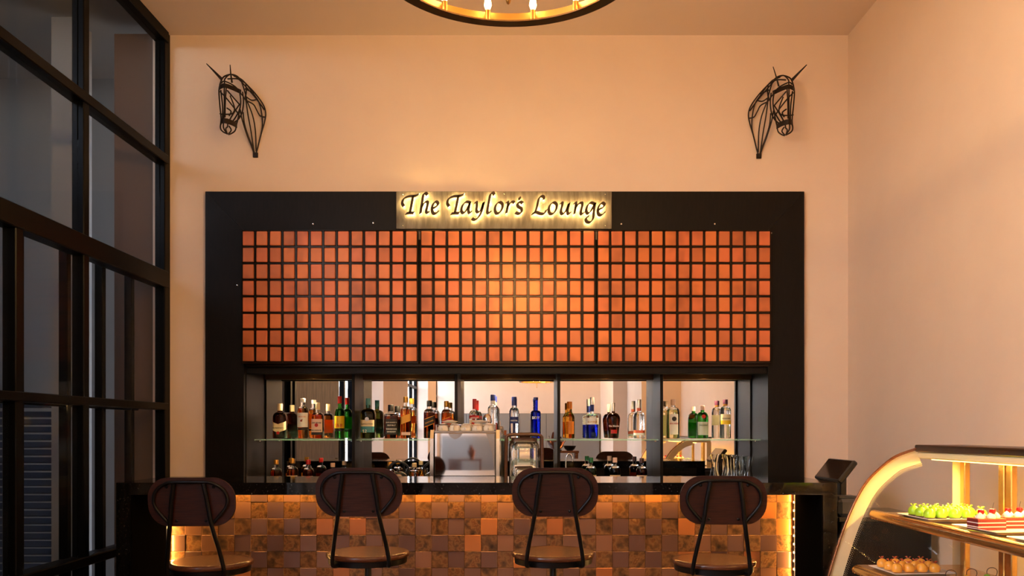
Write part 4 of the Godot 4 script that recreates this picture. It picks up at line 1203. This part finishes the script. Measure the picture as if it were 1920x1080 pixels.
# ---------------------------------------------------------------- wire horse heads
func horses() -> void:
	var wires := [
		[[365, 180, 0.12], [430, 200, 0.10], [480, 245, 0.08], [560, 330, 0.06], [630, 430, 0.04], [652, 510, 0.03], [640, 600, 0.03], [600, 720, 0.02], [565, 850, 0.015], [540, 930, 0.01]],
		[[480, 245, 0.09], [540, 330, 0.06], [590, 410, 0.05], [615, 520, 0.04], [618, 640, 0.03], [600, 720, 0.022]],
		[[442, 530, 0.14], [446, 620, 0.10], [480, 760, 0.06], [510, 850, 0.03], [532, 930, 0.012]], [[462, 545, 0.12], [462, 650, 0.09], [490, 770, 0.055], [520, 860, 0.028], [536, 930, 0.012]],
		[[490, 420, 0.12], [498, 560, 0.09], [510, 700, 0.05], [527, 900, 0.014]], [[500, 430, 0.12], [540, 560, 0.08], [555, 700, 0.05], [548, 890, 0.014]],
		[[440, 340, 0.17], [455, 430, 0.16], [440, 530, 0.15], [410, 620, 0.17], [385, 690, 0.2]], [[465, 350, 0.14], [470, 450, 0.13], [455, 560, 0.13], [430, 640, 0.16], [395, 690, 0.19]],
		[[265, 300, 0.2], [258, 380, 0.21], [275, 520, 0.23], [298, 680, 0.25], [300, 780, 0.27], [330, 825, 0.28], [375, 845, 0.27]],
		[[320, 260, 0.22], [325, 400, 0.24], [335, 560, 0.26], [340, 700, 0.28], [340, 790, 0.29], [370, 840, 0.28]],
		[[345, 360, 0.24], [345, 520, 0.26], [352, 680, 0.28]], [[285, 380, 0.23], [312, 540, 0.25], [322, 690, 0.27]],
		[[430, 330, 0.14], [447, 450, 0.14], [440, 600, 0.17], [430, 720, 0.2], [430, 790, 0.23], [400, 830, 0.25], [375, 845, 0.26]],
		[[370, 690, 0.27], [378, 770, 0.28], [362, 800, 0.285], [372, 845, 0.275]], [[385, 760, 0.265], [405, 800, 0.26], [380, 842, 0.268]],
		[[265, 300, 0.2], [290, 220, 0.18], [365, 180, 0.15], [430, 210, 0.12], [470, 330, 0.1], [492, 430, 0.1]],
		[[320, 265, 0.22], [335, 215, 0.19], [365, 190, 0.17], [420, 215, 0.13], [500, 300, 0.08], [575, 390, 0.05], [640, 480, 0.03]],
		[[340, 250, 0.2], [420, 225, 0.15], [480, 245, 0.1]], [[470, 300, 0.1], [545, 322, 0.06]], [[470, 370, 0.1], [525, 400, 0.07], [578, 380, 0.05]],
		[[280, 300, 0.21], [320, 285, 0.22], [400, 310, 0.17], [450, 370, 0.14], [490, 425, 0.12]],
		[[275, 390, 0.22], [350, 470, 0.24], [415, 555, 0.2], [445, 610, 0.16]], [[350, 380, 0.23], [400, 440, 0.2], [445, 490, 0.15]], [[375, 430, 0.22], [410, 540, 0.2], [390, 600, 0.2], [340, 640, 0.26], [283, 624, 0.24]],
		[[355, 570, 0.25], [385, 590, 0.22], [370, 640, 0.23]], [[440, 480, 0.15], [400, 600, 0.2], [370, 690, 0.23]],
		[[500, 430, 0.11], [550, 450, 0.08], [575, 500, 0.06], [600, 545, 0.04], [648, 553, 0.03]], [[475, 240, 0.09], [485, 330, 0.1], [480, 420, 0.12]]]
	for side: float in [1.0, -1.0]:
		var at := px(455, 220, DW) if side > 0 else px(1447, 222, DW)
		at.z = -DW
		var t := thing("horse_head_sculpture", "black wire horse head on the wall %s" % ["beside the steel windows" if side > 0 else "over the glass display case"], "wall sculpture", at, 0, "wire horse heads on the back wall")
		var k := DW / F / 5.4
		var cv := func(a: Array) -> Vector3: return Vector3(side * (a[0] - 405.0) * k * (1.0 - a[2] / DW), -(a[1] - 540.0) * k * (1.0 - a[2] / DW), a[2])
		for w: Array in wires:
			var p := []
			for a: Array in w:
				p.append(cv.call(a))
			put("wire", MB.new().tube(smooth(p, 5), 0.0054, 7), M.iron, t)
		# flat straps round brow and nose
		for bd: Array in [[[[252, 352, 0.19], [270, 350, 0.225], [330, 342, 0.25], [390, 348, 0.22], [452, 352, 0.14]], 0.017], [[[298, 715, 0.245], [310, 718, 0.275], [350, 720, 0.292], [405, 722, 0.262], [438, 722, 0.2]], 0.020]]:
			var p := []
			for a: Array in bd[0]:
				p.append(cv.call(a))
			p = smooth(p, 5)
			var b := MB.new()
			for i in p.size() - 1:
				var up: Vector3 = Vector3.UP * bd[1]
				var nn: Vector3 = (p[i + 1] - p[i]).cross(Vector3.UP).normalized()
				if nn.z < 0: nn = -nn
				b.quad(p[i] - up, p[i + 1] - up, p[i + 1] + up, p[i] + up, nn)
				b.quad(p[i] - up - nn * 0.003, p[i + 1] - up - nn * 0.003, p[i + 1] + up - nn * 0.003, p[i] + up - nn * 0.003, -nn)
			put("strap", b, M.iron, t)
		put("ear", MB.new().tube([cv.call([278, 250, 0.2]), cv.call([215, 185, 0.22]), cv.call([145, 116, 0.24])], 0.012, 6, false, 0.3), M.iron, t)
		put("ear", MB.new().tube([cv.call([372, 275, 0.17]), cv.call([368, 190, 0.19]), cv.call([366, 108, 0.2])] if side > 0 else [cv.call([400, 300, 0.17]), cv.call([435, 210, 0.19]), cv.call([470, 115, 0.2])], 0.008, 6, false, 0.4), M.iron, t)
		put("wall_plate", bx(-0.02, 0.02, -0.02, 0.02, 0.0, 0.014, 0.003), M.iron, t, cv.call([538, 925, 0.0]))

# ---------------------------------------------------------------- chandelier
func chandelier(at: Vector3, label: String, hy: float) -> void:
	var t := thing("chandelier", label, "chandelier", Vector3(at.x, hy, at.z), 0, "ring chandeliers of the lounge")
	var r := 0.50
	put("ring", MB.new().lathe([Vector2(r - 0.05, 0.0), Vector2(r - 0.002, 0.0), Vector2(r, 0.003), Vector2(r, 0.045), Vector2(r - 0.004, 0.05), Vector2(r - 0.008, 0.05), Vector2(r - 0.012, 0.008), Vector2(r - 0.05, 0.006), Vector2(r - 0.05, 0.0)], 96), M.bronze, t)
	put("ring_lining", MB.new().lathe([Vector2(r - 0.0135, 0.05), Vector2(r - 0.0165, 0.049), Vector2(r - 0.0165, 0.008), Vector2(r - 0.0135, 0.008)], 96), M.brass, t)
	for k in 16:
		var an := TAU * k / 16.0 + 0.1
		var b := put("rivet", MB.new().lathe([Vector2(0, 0.006), Vector2(0.006, 0.004), Vector2(0.008, 0)], 10), M.bronze, t, Vector3(cos(an) * r, 0.02, sin(an) * r))
		b.rotation = Vector3(0, -an, -PI / 2)
	for k in 4:
		var an := TAU * k / 4.0 + PI / 4
		put("arm", MB.new().tube([Vector3(cos(an) * (r - 0.02), 0.045, sin(an) * (r - 0.02)), Vector3(cos(an) * 0.03, 0.30, sin(an) * 0.03)], 0.006, 8), M.bronze, t)
	put("column", MB.new().lathe([Vector2(0, -0.165), Vector2(0.006, -0.16), Vector2(0.012, -0.14), Vector2(0.005, -0.12), Vector2(0.011, -0.10), Vector2(0.005, -0.08), Vector2(0.014, -0.05), Vector2(0.008, -0.02), Vector2(0.008, 0.28), Vector2(0.035, 0.29), Vector2(0.03, 0.33), Vector2(0.006, 0.34), Vector2(0.006, YC - hy - 0.05), Vector2(0, YC - hy - 0.05)], 16), M.brass, t)
	put("ceiling_rose", MB.new().lathe([Vector2(0, YC - hy - 0.06), Vector2(0.05, YC - hy - 0.05), Vector2(0.07, YC - hy - 0.001), Vector2(0, YC - hy - 0.001)], 24), M.bronze, t)
	for k in 16:
		var an := TAU * (k + 0.5) / 16.0 - PI / 2
		var c := Vector3(cos(an) * (r - 0.03), 0.0, sin(an) * (r - 0.03))
		put("candle_sleeve", MB.new().lathe([Vector2(0, 0.008), Vector2(0.011, 0.008), Vector2(0.011, 0.05), Vector2(0, 0.05)], 12), M.brass, t, c)
		put("bulb", MB.new().lathe([Vector2(0, 0.05), Vector2(0.009, 0.052), Vector2(0.015, 0.07), Vector2(0.012, 0.09), Vector2(0.004, 0.108), Vector2(0, 0.112)], 14), M.bulb, t, c)
		omni(t, c + Vector3(0, 0.075, 0), WARM, 0.335, 0.014)

# ---------------------------------------------------------------- glass display case
const CASE_D := 4.25
const CASE_N := 2.35   # near end
func display_case() -> void:
	var t := thing("display_case", "curved glass refrigerated cake display case with golden trim", "display case")
	var X := func(x: float) -> float: return (x - CX) * CASE_D / F
	var Y := func(y: float) -> float: return EYE - (y - CY) * CASE_D / F
	var outer := []
	for q: Array in [[1717, 839], [1675, 854], [1643.5, 878], [1619, 904], [1598, 940], [1576, 993], [1554, 1061], [1541, 1110], [1534, 1150]]:
		outer.append(Vector2(X.call(q[0]), Y.call(q[1])))
	outer = smooth(outer, 4)
	var xb := 2.257
	var yt: float = Y.call(839)
	var yd: float = outer[-1].y
	var cream := mat(rgb(236, 220, 176), 0.45)
	var gold := mat(rgb(206, 164, 92), 0.22, 0.9)
	# end panels: glass with a pale printed border
	for zz: float in [-CASE_D, -CASE_N]:
		var poly := PackedVector2Array()
		for q: Vector2 in outer:
			poly.append(q)
		poly.append(Vector2(xb, yd))
		poly.append(Vector2(xb, yt))
		put("end_glass", MB.new().prism(poly, zz - 0.004, zz + 0.004), M.glass, t)
		var bd := MB.new()
		var dots := MB.new()
		for i in outer.size() - 1:
			var q := []
			for j in [i, i + 1]:
				var a: Vector2 = outer[maxi(j - 1, 0)]
				var b: Vector2 = outer[mini(j + 1, outer.size() - 1)]
				var d := (b - a).normalized()
				var nn := Vector2(-d.y, d.x)
				if nn.x < 0: nn = -nn
				q.append([outer[j] + nn * 0.016, outer[j] + nn * 0.082, outer[j] + nn * 0.004, nn])
			var z1 := zz + 0.0055
			bd.quad(bd.V(q[0][0], z1), bd.V(q[1][0], z1), bd.V(q[1][1], z1), bd.V(q[0][1], z1), Vector3(0, 0, 1))
			bd.quad(bd.V(q[0][0], zz - 0.0055), bd.V(q[1][0], zz - 0.0055), bd.V(q[1][1], zz - 0.0055), bd.V(q[0][1], zz - 0.0055), Vector3(0, 0, -1))
			for r in 3:
				for s in 4:
					var c: Vector2 = Vector2(q[0][1]).lerp(q[1][1], (s + 0.5 * (r % 2)) / 4.0) + Vector2(q[0][3]) * (0.005 + r * 0.006)
					var h := 0.0021 - r * 0.0004
					dots.quad(Vector3(c.x - h, c.y, z1), Vector3(c.x, c.y - h, z1), Vector3(c.x + h, c.y, z1), Vector3(c.x, c.y + h, z1), Vector3(0, 0, 1))
		bd.quad(Vector3(xb - 0.05, yd, zz + 0.0055), Vector3(xb, yd, zz + 0.0055), Vector3(xb, yt - 0.02, zz + 0.0055), Vector3(xb - 0.05, yt - 0.02, zz + 0.0055), Vector3(0, 0, 1))
		put("printed_border", bd, cream, t)
		put("printed_dots", dots, cream, t)
	# curved front glass with copper-coloured edge trims
	var fg := MB.new()
	for i in outer.size() - 1:
		for o: float in [0.0, -0.006]:
			var a: Vector2 = outer[i]
			var b: Vector2 = outer[i + 1]
			var n2 := Vector2(-(b - a).y, (b - a).x).normalized()
			if n2.x > 0: n2 = -n2
			var p: Vector2 = a - n2 * o
			var q: Vector2 = b - n2 * o
			var sgn := 1.0 if o == 0.0 else -1.0
			fg.quad(Vector3(p.x, p.y, -CASE_D), Vector3(p.x, p.y, -CASE_N), Vector3(q.x, q.y, -CASE_N), Vector3(q.x, q.y, -CASE_D), Vector3(n2.x, n2.y, 0) * sgn)
	put("front_glass", fg, M.glass, t)
	var rimp := []
	for q: Vector2 in outer:
		rimp.append(Vector3(q.x + 0.008, q.y - 0.004, -CASE_D + 0.012))
	put("edge_trim", MB.new().tube(rimp, 0.007, 8), mat(rgb(150, 100, 66), 0.25, 0.8), t)
	var rimn := []
	for q: Vector2 in outer:
		rimn.append(Vector3(q.x + 0.008, q.y - 0.004, -CASE_N - 0.012))
	put("edge_trim", MB.new().tube(rimn, 0.007, 8), mat(rgb(150, 100, 66), 0.25, 0.8), t)
	# top bar, canopy with the lamp, back frame, base
	var xt: float = outer[0].x
	put("top_bar", bx(xt - 0.005, xb + 0.01, yt - 0.022, yt + 0.014, -CASE_D - 0.004, -CASE_N + 0.004, 0.005), M.bronze, t)
	put("canopy", bx(xt - 0.0, xb, yt - 0.055, yt - 0.023, -CASE_D + 0.02, -CASE_N - 0.02, 0.006), cream, t)
	put("lamp_tube", bx(xt + 0.05, xt + 0.075, yt - 0.062, yt - 0.0515, -CASE_D + 0.06, -CASE_N - 0.06, 0.004), glow(Color(1.0, 0.80, 0.40), 8.0), t)
	area(t, Vector3(xt + 0.0625, yt - 0.066, -(CASE_D + CASE_N) / 2), Vector3.DOWN, Vector2(0.025, CASE_D - CASE_N - 0.15), Color(1.0, 0.80, 0.42), 3.0)
	for d: float in [CASE_D - 0.02, CASE_D - 0.36, CASE_D - 0.42, CASE_D - 1.0, CASE_N + 0.03]:
		put("back_post", bx(xb - 0.02, xb + 0.01, yd, yt - 0.05, -d, -d + 0.045, 0.004), gold, t)
	put("back_door", bx(xb - 0.006, xb + 0.0, yd, yt - 0.05, -CASE_D + 0.02, -CASE_N - 0.02), M.glass, t)
	put("back_rail", bx(xb - 0.02, xb + 0.01, yd - 0.02, yd + 0.03, -CASE_D, -CASE_N, 0.004), gold, t)
	put("plinth", bx(outer[-1].x - 0.01, xb + 0.01, 0.08, yd, -CASE_D - 0.005, -CASE_N + 0.005, 0.008), mat(rgb(84, 62, 46), 0.35), t)
	put("kick", bx(outer[-1].x + 0.04, xb - 0.04, 0.0, 0.08, -CASE_D + 0.04, -CASE_N - 0.04), M.black, t)
	# glass shelf with golden front rail, and the lower deck
	put("upper_shelf", bx(1.80, xb - 0.022, 0.994, 1.006, -CASE_D + 0.03, -CASE_N - 0.03), mat(rgb(150, 112, 62), 0.15, 0.6), t)
	put("shelf_rail", MB.new().tube([Vector3(1.795, 0.992, -CASE_D + 0.03), Vector3(1.795, 0.992, -CASE_N - 0.03)], 0.026, 14), gold, t)
	put("shelf_cap", bx(1.775, 1.83, 1.006, 1.014, -CASE_D + 0.03, -CASE_N - 0.03, 0.002), gold, t)
	put("lower_deck", bx(1.70, xb - 0.022, 0.71, 0.738, -CASE_D + 0.03, -CASE_N - 0.03, 0.004), gold, t)
	put("deck_rail", MB.new().tube([Vector3(1.70, 0.712, -CASE_D + 0.03), Vector3(1.70, 0.712, -CASE_N - 0.03)], 0.02, 14), gold, t)
	put("case_floor", bx(outer[-1].x + 0.01, xb - 0.022, yd, yd + 0.015, -CASE_D + 0.02, -CASE_N - 0.02), mat(rgb(60, 50, 44), 0.3, 0.5), t)

func plate(x: float, y: float, z: float, w: float, l: float, turn: float, label: String) -> void:
	var o := thing("cake_plate", label, "plate", Vector3(x, y, z), turn, "cake plates in the display case")
	var b := MB.new()
	var hx := w / 2
	var hz := l / 2
	b.box(Vector3(-hx + 0.02, 0, -hz + 0.02), Vector3(hx - 0.02, 0.005, hz - 0.02), 0.001)
	# raised sloping rim
	var c := [Vector2(-1, -1), Vector2(1, -1), Vector2(1, 1), Vector2(-1, 1)]
	for i in 4:
		var p: Vector2 = c[i]
		var q: Vector2 = c[(i + 1) % 4]
		var a0 := Vector3(p.x * (hx - 0.02), 0.004, p.y * (hz - 0.02))
		var a1 := Vector3(q.x * (hx - 0.02), 0.004, q.y * (hz - 0.02))
		var b0 := Vector3(p.x * hx, 0.014, p.y * hz)
		var b1 := Vector3(q.x * hx, 0.014, q.y * hz)
		var dn := Vector3(0, -0.003, 0)
		b.quad(a0, a1, b1, b0, Vector3(0, 1, 0))
		b.quad(a0 + dn, a1 + dn, b1 + dn, b0 + dn, Vector3(0, -1, 0))
		b.quad(b0, b1, b1 + dn, b0 + dn, Vector3(p.x + q.x, 0, p.y + q.y).normalized())
	put("plate_dish", b, M.plate, o)

func desserts() -> void:
	var green := mat(rgb(150, 200, 30), 0.2)
	var orange := mat(rgb(246, 172, 60), 0.22)
	for m: StandardMaterial3D in [green, orange]:
		m.clearcoat_enabled = true
		m.clearcoat = 0.6
	var choc := mat(rgb(60, 34, 24), 0.4)
	var leaf := mat(rgb(196, 226, 60), 0.4)
	var peach := mat(rgb(236, 120, 70), 0.4)
	var dome := MB.new()
	var pr := []
	for k in 10:
		var an := -0.6 + (PI / 2 + 0.6) * k / 9.0
		pr.append(Vector2(cos(an) * 0.0255, 0.008 + 0.0145 + sin(an) * 0.0265) if k < 9 else Vector2(0, 0.049))
	dome.lathe([Vector2(0, 0.007)] + pr, 20)
	var dm := dome.mesh()
	var bm := MB.new().lathe([Vector2(0, 0), Vector2(0.022, 0), Vector2(0.024, 0.008), Vector2(0, 0.008)], 16).mesh()
	var tm := MB.new()
	for k in 4:
		var an := TAU * k / 4 + 0.4
		var d := Vector3(cos(an), 0, sin(an))
		var s := Vector3(-sin(an), 0, cos(an))
		tm.tri(Vector3(0, 0, 0), d * 0.014 + s * 0.006 + Vector3.UP * 0.011, d * 0.014 - s * 0.006 + Vector3.UP * 0.009, Vector3.UP, Vector3.UP, Vector3.UP)
		tm.tri(Vector3(0, -0.001, 0), d * 0.014 + s * 0.006 + Vector3.UP * 0.0098, d * 0.014 - s * 0.006 + Vector3.UP * 0.0078, Vector3.DOWN, Vector3.DOWN, Vector3.DOWN)
	var tmm := tm.mesh()
	# green apple-shaped mousse cakes
	plate(1.955, 1.0145, -3.82, 0.32, 0.27, 0.06, "white plate under the green mousse cakes")
	for r in 3:
		for c in 5:
			var o := thing("mousse_cake", "shiny green apple-shaped mousse cake with a small leaf topping", "cake", Vector3(1.845 + c * 0.057 + rng.randf_range(-0.004, 0.004), 1.0195, -3.90 + r * 0.075 + rng.randf_range(-0.006, 0.006)), rng.randf() * 6.0, "green mousse cakes")
			put("mousse", dm, green, o)
			put("biscuit_base", bm, choc, o)
			put("topping", tmm, leaf, o, Vector3(0, 0.048, 0))
	# orange mousse cakes on the lower deck
	plate(1.88, 0.7385, -4.0, 0.30, 0.25, 0.08, "white plate under the orange mousse cakes")
	for r in 3:
		for c in 4:
			var o := thing("mousse_cake", "shiny orange mousse cake with a coral topping", "cake", Vector3(1.775 + c * 0.062 + rng.randf_range(-0.004, 0.004), 0.7435, -4.07 + r * 0.07 + rng.randf_range(-0.006, 0.006)), rng.randf() * 6.0, "orange mousse cakes")
			put("mousse", dm, orange, o)
			put("topping", tmm, peach, o, Vector3(0, 0.048, 0))
	# red velvet slices with cream and a cherry
	var velvet := tri_tex(mat(Color.WHITE, 0.8), ntex(noise(0.06, 3, 71), [[0.0, rgb(96, 18, 18)], [1.0, rgb(150, 34, 28)]], 128, 128), Vector3.ONE * 12.0)
	var icing := mat(rgb(246, 232, 220), 0.5)
	var crumb := tri_tex(mat(Color.WHITE, 0.8), ntex(noise(0.08, 3, 72), [[0.0, rgb(150, 50, 30)], [1.0, rgb(206, 110, 60)]], 128, 128), Vector3.ONE * 12.0)
	var cherry := mat(rgb(196, 24, 26), 0.15)
	plate(2.0, 1.0145, -3.36, 0.36, 0.28, 0.1, "white plate under the red velvet slices")
	plate(1.98, 1.0145, -2.95, 0.34, 0.28, 0.05, "empty looking white plate beside the red velvet slices")
	var dol := MB.new().lathe([Vector2(0, 0), Vector2(0.016, 0), Vector2(0.017, 0.008), Vector2(0.011, 0.016), Vector2(0.004, 0.022), Vector2(0, 0.025)], 14).mesh()
	var cher := MB.new().lathe([Vector2(0, 0), Vector2(0.008, 0.002), Vector2(0.0135, 0.012), Vector2(0.011, 0.022), Vector2(0.003, 0.024), Vector2(0, 0.023)], 16).mesh()
	for p: Array in [[1.885, -3.36, 0.12, "nearer the shelf rail"], [2.03, -3.42, 0.1, "nearer the back doors"]]:
		var o := thing("velvet_slice", "layered red velvet cake slice with cream and cherry, %s" % p[3], "cake", Vector3(p[0], 1.0195, p[1]), p[2], "red velvet slices")
		var h := 0.0
		for k in 3:
			put("sponge_layer", bx(-0.062, 0.062, h, h + 0.012, -0.035, 0.035, 0.001), velvet, o)
			h += 0.012
			if k < 2:
				put("cream_layer", bx(-0.061, 0.061, h, h + 0.004, -0.034, 0.034, 0.0005), icing, o)
				h += 0.004
		put("crumb_top", bx(-0.062, 0.062, h, h + 0.003, -0.035, 0.035, 0.0005), crumb, o)
		for c: Array in [[-0.04, 0.015], [0.012, 0.012], [0.045, -0.005], [-0.01, -0.012]]:
			put("cream_dollop", dol, icing, o, Vector3(c[0], h + 0.003, c[1]))
		var ch := put("cherry", cher, cherry, o, Vector3(0.018, h + 0.018, 0.012))
		put("stem", MB.new().tube([Vector3(0, 0.022, 0), Vector3(0.002, 0.036, 0), Vector3(0.006, 0.048, 0)], 0.0009, 5), choc, ch)
		put("cherry", cher, cherry, o, Vector3(-0.018, h + 0.014, -0.008))
	# white topped tarts with fruit and chocolate rings on the lower deck
	plate(1.93, 0.7385, -3.56, 0.36, 0.3, 0.06, "white plate under the cream tarts")
	for k in 3:
		var o := thing("cream_tart", "square cream tart with fruit and a chocolate ring, %s" % ["with a mandarin piece", "with a physalis", "with a kiwi slice"][k], "tart", Vector3(1.82 + k * 0.105, 0.7435, -3.54 - 0.03 * k), 0.1, "cream tarts")
		put("pastry", bx(-0.046, 0.046, 0, 0.022, -0.046, 0.046, 0.003), mat(rgb(222, 170, 96), 0.6), o)
		put("cream_top", bx(-0.045, 0.045, 0.022, 0.034, -0.045, 0.045, 0.004), icing, o)
		put("fruit", MB.new().lathe([Vector2(0, 0), Vector2(0.014, 0.002), Vector2(0.016, 0.01), Vector2(0.008, 0.02), Vector2(0, 0.022)], 14), [mat(rgb(244, 150, 60), 0.3), mat(rgb(240, 190, 50), 0.3), mat(rgb(150, 190, 60), 0.3)][k], o, Vector3(-0.015, 0.034, 0.01))
		var ring := []
		for i in 20:
			ring.append(Vector3(0.015 + cos(TAU * i / 20) * 0.024, 0.057 + sin(TAU * i / 20) * 0.024, 0.004 * sin(TAU * i / 10)))
		put("chocolate_ring", MB.new().tube(ring, 0.0016, 6, true), choc, o)

# ---------------------------------------------------------------- cash desk with a touch screen
func cash_desk() -> void:
	var D := 5.45
	var c := px(1568, 905, D)
	var t := thing("cash_desk", "narrow dark cash desk beside the end of the bar", "desk", Vector3(2.22, 0, -D))
	put("desk_body", bx(-0.26, 0.3, 0.0, 0.86, -0.24, 0.36, 0.006), M.black_wood, t)
	put("desk_top", bx(-0.28, 0.31, 0.86, 0.89, -0.26, 0.38, 0.004), M.granite, t)
	var p0 := px(1565, 885.5, 5.42)
	var s := thing("touch_screen", "black tilted point of sale touch screen on its stand", "touch screen", Vector3(p0.x + 0.03, 0.89, p0.z))
	put("stand_foot", bx(-0.08, 0.08, 0.0, 0.02, -0.09, 0.09, 0.004), M.black, s)
	put("stand_neck", bx(-0.012, 0.03, 0.02, 0.24, -0.05, 0.05, 0.006), M.black, s)
	var hd := put("screen_body", bx(-0.036, 0.0, -0.085, 0.085, -0.215, 0.215, 0.008), mat(rgb(16, 14, 14), 0.35), s, Vector3(-0.012, p0.y - 0.89, 0.0))
	hd.rotation.z = -0.66
	hd.rotation.y = 0.0
	put("screen_glass", bx(-0.0375, -0.0362, -0.072, 0.072, -0.2, 0.2), mat(rgb(50, 36, 28), 0.08), hd)
	var pr := thing("receipt_printer", "grey rounded receipt printer under the touch screen", "printer", Vector3(2.02, 0.891, -D + 0.37 - 0.09))
	put("printer_body", bx(-0.07, 0.07, 0.0, 0.11, -0.08, 0.08, 0.02), mat(rgb(70, 72, 82), 0.4), pr)
	put("printer_lid", bx(-0.06, 0.06, 0.11, 0.125, -0.07, 0.05, 0.006), mat(rgb(52, 54, 62), 0.35), pr)
